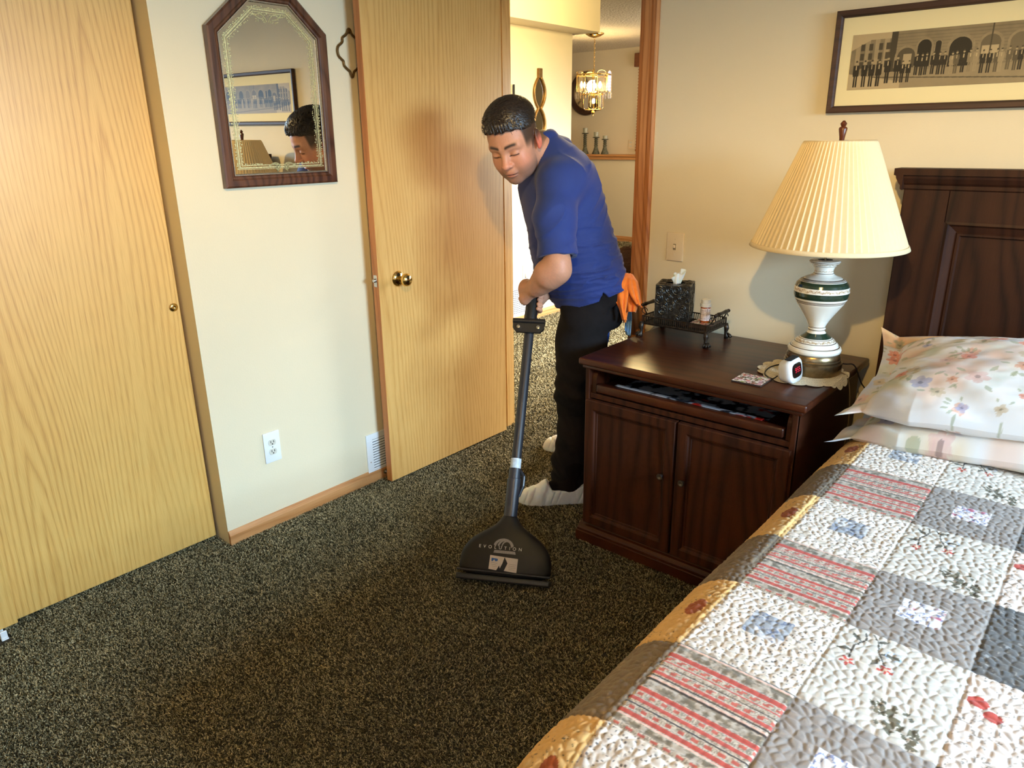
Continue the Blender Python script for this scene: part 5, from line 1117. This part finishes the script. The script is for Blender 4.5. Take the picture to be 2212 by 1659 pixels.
# ---------------------------------------------------------------- hair
def hairf(p):
    q = ((p-HC)@HR)/HS; ay = np.abs(q[:, 1]); m = np.stack([q[:, 0], ay, q[:, 2]], 1)
    th = -.001+.0155*np.clip((q[:, 2]-.040)/.06, 0, 1)+.005*np.clip((q[:, 0]-.01)/.08, 0, 1)*np.clip((q[:, 2]-.05)/.03, 0, 1)
    st = q[:, 1]*1.0+.35*q[:, 0]+.25*q[:, 2]+.006*np.sin(q[:, 0]*70+q[:, 2]*30)
    rid = .0013*np.sin(st*620+4*np.sin(q[:, 0]*45+q[:, 1]*20))+.0012*np.sin(st*1250+q[:, 0]*60)+.0016*np.sin(q[:, 0]*95+q[:, 1]*55+3*np.sin(q[:, 2]*60))
    d = ell(q, (-.010, 0, .036), (.101, .079, .088))-th-rid*np.clip((q[:, 2]-.04)/.03, 0, 1)
    line = .050-.030*np.clip(.5-q[:, 0]/.06, 0, 1)+.028*np.clip(1-((q[:, 0]-.0)/.09)**2, -1, 1)*0+.022*np.clip((q[:, 0]-.03)/.05, 0, 1)-.018*np.clip((-q[:, 0]-.02)/.07, 0, 1)+.0025*np.sin(q[:, 1]*260)
    return smax(d, (line-q[:, 2]), .006)*HS
v, q = nets(hairf, HC-.20, HC+.20, .0019); c = np.tile(np.array([.13, .092, .072]), (len(v), 1)); c = c*(.75+.6*noise2(v[:, 0]*300, (v[:, 1]+v[:, 2])*120, 5))[:, None]
mesh_np('hair', v, q, paint('dark_hair', .38, .5), man, c)
R = np.random.default_rng(21); vv = []; qq = []; cc = []
EC = np.array([-.010, 0, .036]); ER = np.array([.101, .079, .088])
for k in range(5200):
    n = R.normal(0, 1, 3); n[2] = abs(n[2])+.12; n /= np.linalg.norm(n); base = EC+n*ER
    if base[2] < .062+.030*max(0, base[0]-.03)/.06: continue
    t0 = np.array([-.55+.5*(base[0] > .05), .62*(1 if R.random() < .85 else -1), -.25])+R.normal(0, .22, 3); L = R.uniform(.016, .030); w_ = R.uniform(.0009, .0018); p = base.copy(); pts = []
    up_ = np.clip((base[2]-.06)/.04, 0, 1); fr = np.clip((base[0]-.01)/.08, 0, 1)
    for j in range(5):
        q_ = (p-EC)/ER; q_ /= np.linalg.norm(q_); nn = q_/ER; nn /= np.linalg.norm(nn); sfc = EC+q_*ER; pts.append(sfc+nn*(.003+.0135*up_+.004*fr+.0022*math.sin(j*.9+k)+.0015*j*(1-j/4)*1.2)); tt = t0-nn*(t0@nn); tt /= np.linalg.norm(tt)+1e-9; t0 = t0+np.array([0, 0, .12])*math.sin(k); p = p+tt*L/4; sd_ = np.cross(nn, tt)
    i = len(vv)
    for j, a_ in enumerate(pts): ww = w_*(1-(j/4)**2*.85); vv += [hw(*(a_-sd_*ww)), hw(*(a_+sd_*ww+nn*.0004))]; cc += [np.array([.13, .095, .075])*(.7+.7*R.random())]*2
    qq += [[i+2*j, i+2*j+1, i+2*j+3, i+2*j+2] for j in range(4)]
o = mesh_np('hair_strands', np.array(vv), np.array(qq), bpy.data.materials['dark_hair'], man, np.array(cc)); o['kind'] = 'stuff'
# ---------------------------------------------------------------- polo shirt
aN = UA_N-at(1204, 556, 2.70); aN /= np.linalg.norm(aN); hemN = at(1204, 554, 2.70)-aN*.002
aF = EL_F-SH_F; aF /= np.linalg.norm(aF)
def shirt(p, off=0., flat=False):
    q = p-T0; s = q@TW/TL; a = q@TP; l = q@TLt
    if flat: fold = 0.
    else:
        y1 = s*TL-.22*a+.05*l; x1 = a+.35*l
        def rdg(u, v, k): n = noise2(u, v, k); return (1-np.abs(2*n-1))**3
        fold = -.0085*rdg(y1/.034+40, x1/.11+9, 3)*np.clip((.62-s)/.35, 0, 1)-.0060*rdg(y1/.017+40, x1/.07+9, 5)*np.clip((.50-s)/.3, 0, 1)-.006*rdg((y1+.8*a)/.045+20, x1/.14+3, 8)*np.clip((s-.35)/.2, 0, 1)*np.clip((1.0-s)/.15, 0, 1)+.004+wob(p, 24, .003)
    d = torso(p, off+.004)
    tn = (p-hemN)@aN; tf = (p-(EL_F*.75+SH_F*.25))@aF
    sl = chain(p, [(SH_N, .086+off), (UA_N, .079+off), (at(1204, 556, 2.70), .070+off), (at(1206, 590, 2.70), .070+off)], .03); sf = chain(p, [(SH_F, .078+off), (EL_F*.75+SH_F*.25, .066+off)], .03)
    if not flat: sl = np.maximum(sl, -tn); sf = np.maximum(sf, tf)
    d = smin(d, sl, .022); d = smin(d, sf, .04)
    d = smin(d, cone(p, SH_N, .07+off, NB0, .042+off), .05); d = smin(d, cone(p, SH_F, .066+off, NB0, .040+off), .05); d = smin(d, cone(p, T0+TW*TL*.80-TP*.07, .075+off, SH_N-TP*.03, .075+off), .05)
    return d+fold
def shirtf(p):
    d = shirt(p); q = p-T0; s = q@TW*1.; l = q@TLt; a = q@TP
    d = np.maximum(d, -shirt(p, -.024, True))
    hem = -.004-.012*np.exp(-((a+.02)/.05)**2)*0; cutn = .032*np.clip(1-np.abs((a-.045))/.020, 0, 1)*(l > 0)
    d = np.maximum(d, (hem+cutn)-s)
    nk = cone(p, NB0-TW*.03, .058, hw(-.02, 0, -.03), .0655); return np.maximum(d, -nk)
BLUE = mat('blue_polo_knit', rgb(20, 46, 116), .8, var=.05, scale=14, bump=.2, bscale=900, Sheen_Weight=.12)
v, q = nets(shirtf, (-2.16, 1.95, .70), (-1.30, 2.86, 1.62), .0036, slack=2.4); sh_ = mesh_np('polo_shirt', v, q, BLUE, man)
# collar: a folded band round the neck
nd = hw(-.035, 0, -.03)-NB0; nd /= np.linalg.norm(nd); e1 = TP-nd*(TP@nd); e1 /= np.linalg.norm(e1); e2 = np.cross(nd, e1)
def collar(U, V):
    a = .28+U*(2*math.pi-.56); bk = .5-.5*np.cos(a); z = np.where(V < .4, V/.4*.036, .036-(V-.4)/.6*.046); r = np.where(V < .4, .072+.002*V, .074+(V-.4)/.6*.024*(1-.95*bk)); ext = .014*np.exp(-((np.minimum(U, 1-U))/.09)**2)*(V > .6)
    z = z+.004*bk-.006-.040*bk*np.clip((V-.4)/.6, 0, 1)
    return NB0-nd*.022+(r*1.0*np.cos(a))[:, None]*e1+(r*1.0*np.sin(a))[:, None]*e2+(z-ext)[:, None]*nd
grid('collar', 90, 20, collar, None, BLUE, man, thick=.003)
# ---------------------------------------------------------------- trousers
NL = [(at(1266, 668, 2.99), .108), (at(1254, 750, 3.02), .101), (at(1243, 850, 3.07), .084), (at(1242, 930, 3.12), .070), (at(1229, 1000, 3.17), .072), (at(1228, 1052, 3.21), .078)]
FL = [(at(1268, 668, 3.15), .105), (at(1252, 750, 3.22), .098), (at(1243, 820, 3.31), .080), (at(1240, 890, 3.42), .070), (at(1236, 945, 3.52), .064)]
def trous(p):
    d = chain(p, NL, .03); d = smin(d, chain(p, FL, .03), .035); d = smin(d, ell(p, at(1298, 662, 3.07), (.115, .115, .105)), .05); d = smin(d, torso(p, -.016), .02)
    q = p-T0; d = np.maximum(d, (q@TW)-.06)
    lowz = np.clip((.45-p[:, 2])/.35, 0, 1); d = d+.006*np.sin(p[:, 2]*75+3*np.sin(p[:, 0]*22)+2*np.sin(p[:, 1]*19))*lowz**1.2+.0045*np.sin((p[:, 2]+.5*p[:, 0])*46+2*np.sin(p[:, 1]*15))*np.clip((p[:, 2]-.55)/.2, 0, 1)+wob(p, 18, .003)
    kn = .0045*np.sin(p[:, 2]*95+2*np.sin(p[:, 0]*30))*np.exp(-((p[:, 2]-.50)/.09)**2); return np.maximum(d+kn, .050+.03*np.clip((-1.66-p[:, 0])/.08, 0, 1)-p[:, 2])
v, q = nets(trous, (-2.16, 2.05, .05), (-1.36, 3.02, 1.05), .005, slack=2.2); mesh_np('trousers', v, q, mat('black_twill', rgb(20, 17, 18), .9, var=.15, scale=40, bump=.25, bscale=700, spec=.2), man)
# ---------------------------------------------------------------- shoe covers over the shoes
COV = NT('white_shoe_cover_film'); COV.b.inputs['Base Color'].default_value = (.82, .83, .86, 1); COV.b.inputs['Roughness'].default_value = .45; COV.b.inputs['Subsurface Weight'].default_value = .15; COV = COV.m
SOCK = mat('black_shoe', rgb(17, 14, 14), .95, spec=.1)
def foot(toe, heel, nm):
    toe = np.array(toe, float); heel = np.array(heel, float); ax = heel-toe; L = np.linalg.norm(ax); ax /= L; lat = np.array([-ax[1], ax[0], 0])
    def f(p, off=0.):
        q = p-toe; s = (q@ax)/L; l = q@lat; z = p[:, 2]; W = np.interp(s, [-.1, 0, .12, .3, .55, .8, 1, 1.08], [.0, .030, .048, .053, .045, .041, .036, .0]); H = np.interp(s, [-.1, 0, .15, .35, .52, .7, 1, 1.08], [.02, .040, .060, .088, .118, .118, .105, .06])
        k = np.sqrt((l/(W+.004))**2+((z-.0)/(H+.002))**2+1e-9); d = (k-1)*.04; d = smax(d, np.maximum(-s-.01, s-1.02)*L, .035); return d-off
    def cov(p):
        q = p-toe; s = (q@ax)/L; l = q@lat; z = p[:, 2]; ple = .0052*((1-np.abs(2*noise2((s-1.4*z)*13+20, z*3+l*5+9, 4)-1))**4)*np.clip(z/.03, .2, 1)+.0018*noise2(s*28, z*60+l*30+9, 6)
        d = f(p)+ple*.8-.004; d = np.maximum(d, .004-z); top = .066+.055*np.clip((.46-s)/.12, 0, 1)+.030*np.clip((s-.75)/.25, 0, 1); op = np.maximum(np.abs(s-.70)-.30, 0); d = np.where(s > .30, smax(d, z-top-.0*op, .008), d); return d
    lo = np.minimum(toe, heel)-.09; hi = np.maximum(toe, heel)+.09; lo[2] = -.01; hi[2] = .17
    v, q = nets(cov, lo, hi, .003, slack=2.5); mesh_np('shoe_cover', v, q, COV, man)
    mid = toe+ax*L*.66; sk = lambda p: smin(cone(p, toe+ax*L*.5+np.array([0, 0, .060]), .036, toe+ax*L*.8+np.array([0, 0, .06]), .034), cone(p, mid+ax*.01+np.array([0, 0, .06]), .042, mid+ax*.03+np.array([0, 0, .17]), .046), .02)
    v, q = nets(sk, lo, hi+np.array([0, 0, .08]), .005); mesh_np('shoe', v, q, SOCK, man)
foot((-1.832, 2.178, .0), (-1.605, 2.385, .0), 'near'); foot((-2.098, 2.692, .0), (-1.875, 2.885, .0), 'far')
# ---------------------------------------------------------------- things on his belt
def cloth_strip(name, label, cat, P, m, thick=.003, nn=60):
    """P: list of rows (left point, right point); pleats come from the rows themselves"""
    A = np.array([r[0] for r in P]); Bq = np.array([r[1] for r in P]); n = len(P)
    def pos(U, V):
        t = V*(n-1); a = np.stack([np.interp(t, np.arange(n), A[:, k]) for k in range(3)], 1); c = np.stack([np.interp(t, np.arange(n), Bq[:, k]) for k in range(3)], 1)
        return a+(c-a)*U[:, None]-_f*((.006*np.sin(U*15+V*3)+.003*np.sin(U*31+2+V*6))*(.3+V))[:, None]
    o = grid(name, nn, nn, pos, None, m, None, thick=thick); return tag(o, label, cat)
ORG = mat('orange_microfibre', rgb(232, 120, 40), .95, var=.08, scale=60, bump=.5, bscale=500, spec=.1, Sheen_Weight=.3)
D0 = 2.93
tw = thing('orange_towel', tuple(at(1350, 640, D0)), 'orange cleaning towel hanging from the back pocket of the man', 'towel')
def lobe(name, rows, d, ph):
    A = np.array([at(x, y, d+dd) for x, y, dd in [r[0] for r in rows]]); Bq = np.array([at(x, y, d+dd) for x, y, dd in [r[1] for r in rows]]); n = len(rows)
    def pos(U, V):
        t = V*(n-1); a = np.stack([np.interp(t, np.arange(n), A[:, k]) for k in range(3)], 1); c = np.stack([np.interp(t, np.arange(n), Bq[:, k]) for k in range(3)], 1)
        return a+(c-a)*U[:, None]-_f*((.012*np.sin(U*math.pi)+.006*np.sin(U*13+ph+V*3)*(.2+V)))[:, None]
    grid(name, 50, 50, pos, None, ORG, tw, thick=.0035)
lobe('left_fold', [((1342, 593, .03), (1362, 592, .03)), ((1330, 604, .01), (1362, 602, .0)), ((1318, 624, 0), (1358, 622, -.01)), ((1329, 650, 0), (1354, 650, -.01)), ((1339, 672, .01), (1350, 676, 0)), ((1345, 692, .01), (1353, 692, .01))], D0-.02, .5)
lobe('middle_fold', [((1350, 592, .03), (1366, 596, .03)), ((1342, 612, .0), (1376, 616, .0)), ((1344, 640, .01), (1380, 640, .01)), ((1350, 660, .01), (1377, 662, .01)), ((1354, 674, .01), (1374, 675, .01))], D0, 2.)
lobe('right_fold', [((1350, 593, .04), (1366, 594, .04)), ((1352, 602, .0), (1377, 610, .02)), ((1356, 622, -.02), (1383, 632, .02)), ((1364, 640, -.02), (1386, 654, .02)), ((1375, 657, -.01), (1385, 665, .02))], D0-.02, 4.)
lobe('hanging_corner', [((1344, 640, .03), (1362, 640, .03)), ((1344, 665, .02), (1356, 668, .02)), ((1346, 684, .02), (1353, 684, .02)), ((1348, 697, .02), (1350, 697, .02))], D0+.02, 1.)
# round brush behind his waist
bc = at(1343, 562, 3.24); t = thing('round_brush', tuple(bc), 'round brown-bristled brush standing out behind the waist of the man', 'brush')
bx = _r*.93-_f*.2+_u*.05; bx /= np.linalg.norm(bx); Rq = Vector(bx).to_track_quat('Z', 'Y').to_matrix().to_4x4()
b = NB(); lathe(b, [(0, -.045), (.050, -.045), (.056, -.035), (.056, -.010), (.05, -.005), (0, -.005)], 32, tuple(bc), Rq); obj('brush_block', b, WHITEP, t, angle=40)
R = np.random.default_rng(2); vv = []; qq = []; up_ = np.cross(bx, [0, 0, 1.]); up_ /= np.linalg.norm(up_); u2 = np.cross(bx, up_)
for k in range(1500):
    a = R.uniform(0, 2*math.pi); r = .052*math.sqrt(R.uniform(.05, 1)); p = bc+up_*r*math.cos(a)+u2*r*math.sin(a)-bx*.005; tip = p+bx*R.uniform(.040, .052)+(up_*math.cos(a)+u2*math.sin(a))*r*.18+R.normal(0, .003, 3); w_ = up_*.0009; i = len(vv); vv += [p-w_, p+w_, tip+w_*.4, tip-w_*.4]; qq.append([i, i+1, i+2, i+3]); i = len(vv); w_ = u2*.0009; vv += [p-w_, p+w_, tip+w_*.4, tip-w_*.4]; qq.append([i, i+1, i+2, i+3])
o = mesh_np('bristles', np.array(vv), np.array(qq), mat('brown_bristles', rgb(86, 58, 34), .7, var=.35, scale=200), t, smooth=False); o['kind'] = 'stuff'
LBL = mat('light_blue_cloth', rgb(120, 168, 214), .9, var=.1, bump=.3, bscale=400)
cloth_strip('blue_cloth', 'light blue cloth hanging behind the orange towel', 'cloth', [(at(1352, 640, 3.06), at(1362, 640, 3.06)), (at(1351, 690, 3.06), at(1364, 690, 3.05)), (at(1350, 712, 3.06), at(1362, 722, 3.05)), (at(1353, 722, 3.06), at(1362, 727, 3.05))], LBL)
cloth_strip('blue_cloth', 'bright blue cloth corner showing behind his thigh above the nightstand', 'cloth', [(at(1290, 640, 3.12), at(1310, 640, 3.12)), (at(1296, 690, 3.14), at(1318, 690, 3.14)), (at(1300, 735, 3.16), at(1316, 728, 3.16)), (at(1301, 760, 3.17), at(1311, 752, 3.17))], mat('bright_blue_cloth', rgb(70, 120, 220), .8, var=.1))
# ---------------------------------------------------------------- carpet pile: twisted tufts, each a few blades
def pile(name, regions, seed):
    R = np.random.default_rng(seed); X = []; Y = []; S = []
    for x0, x1, y0, y1, dens, h in regions:
        n = int((x1-x0)*(y1-y0)*dens); X.append(R.uniform(x0, x1, n)); Y.append(R.uniform(y0, y1, n)); S.append(np.full(n, h))
    X = np.concatenate(X); Y = np.concatenate(Y); S = np.concatenate(S)
    # keep clear of walls, doors and furniture feet
    def cut(m): 
        nonlocal X, Y, S; X, Y, S = X[~m], Y[~m], S[~m]
    cut((X > -1.452) & (X < -.66) & (Y > 2.088) & (Y < 2.75)); cut((Y > 2.742) & (Y < 2.865) & ((X < -2.455) | (X > -1.655))); cut((X < XL) & (Y > 1.19) & (Y < 2.87)); cut((X < -2.478) & (Y < .44) & (Y > .40)); cut(X < -2.61) if False else None; cut((X < XH) & (Y < 5.365)); cut(Y > 9.49)
    n = len(X); wide = S*.115*R.uniform(.8, 1.3, n); hgt = S*R.uniform(.7, 1.15, n)
    la = R.uniform(0, 2*math.pi, n); g = fbm(X*5, Y*5, 3)-.5; lean = S*R.uniform(.3, .95, n); lx = np.cos(la)*lean+g*S*.9; ly = np.sin(la)*lean-S*.2+g*S*.7
    V = []; Q = []; C = []; base = 0; tint = R.uniform(0, 1, n); c0 = np.array([.32, .29, .20]); c1 = np.array([.83, .765, .60]); c2 = np.array([.585, .54, .405])
    patch = fbm(X*2.2, Y*2.2, 12)
    for k in range(2):
        a = la*1.7+k*math.pi/2+R.uniform(-.4, .4, n); wx_, wy_ = np.cos(a)*wide, np.sin(a)*wide; mx, my = X+lx*.45+np.cos(a+1.57)*wide*.5, Y+ly*.45+np.sin(a+1.57)*wide*.5; ta = R.uniform(-1.5, 1.5, n); tx, ty = X+lx*.45+(lx*np.cos(ta)-ly*np.sin(ta))*.6, Y+ly*.45+(lx*np.sin(ta)+ly*np.cos(ta))*.6
        P = np.stack([np.stack([X-wx_, Y-wy_, 0*X+.001], 1), np.stack([X+wx_, Y+wy_, 0*X+.001], 1), np.stack([mx+wx_*1.15, my+wy_*1.15, hgt*.62], 1), np.stack([mx-wx_*1.15, my-wy_*1.15, hgt*.62], 1), np.stack([tx+wy_*.8, ty-wx_*.8, hgt], 1), np.stack([tx-wy_*.8, ty+wx_*.8, hgt], 1)], 1).reshape(-1, 3)
        i = base+np.arange(n)*6; Q += [np.stack([i, i+1, i+2, i+3], 1), np.stack([i+3, i+2, i+4, i+5], 1)]; V.append(P); base += 6*n
        col = np.where(tint[:, None] < .38, c0, np.where(tint[:, None] < .72, c2, c1))*(.88+.24*patch[:, None]); cc = np.repeat(col, 6, 0); f = np.tile([.75, .75, .95, .95, 1.1, 1.1], n)[:, None]; f = np.where(np.repeat(Y, 6)[:, None] > 5.4, .8+.2*f, f); C.append(cc*f)  # root shade painted into the blades, weakened in the brighter lit dining room
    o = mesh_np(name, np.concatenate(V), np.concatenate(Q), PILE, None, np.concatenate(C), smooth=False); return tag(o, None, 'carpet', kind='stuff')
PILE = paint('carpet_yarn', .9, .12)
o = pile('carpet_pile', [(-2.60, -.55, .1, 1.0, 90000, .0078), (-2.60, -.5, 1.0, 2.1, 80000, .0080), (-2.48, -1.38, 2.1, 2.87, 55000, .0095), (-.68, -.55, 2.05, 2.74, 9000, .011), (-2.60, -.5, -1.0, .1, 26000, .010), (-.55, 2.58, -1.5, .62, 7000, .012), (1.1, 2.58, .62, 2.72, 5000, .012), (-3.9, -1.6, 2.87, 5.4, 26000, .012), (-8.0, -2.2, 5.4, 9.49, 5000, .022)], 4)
tag(o, 'deep shaggy olive and tan carpet covering the floor', 'carpet')
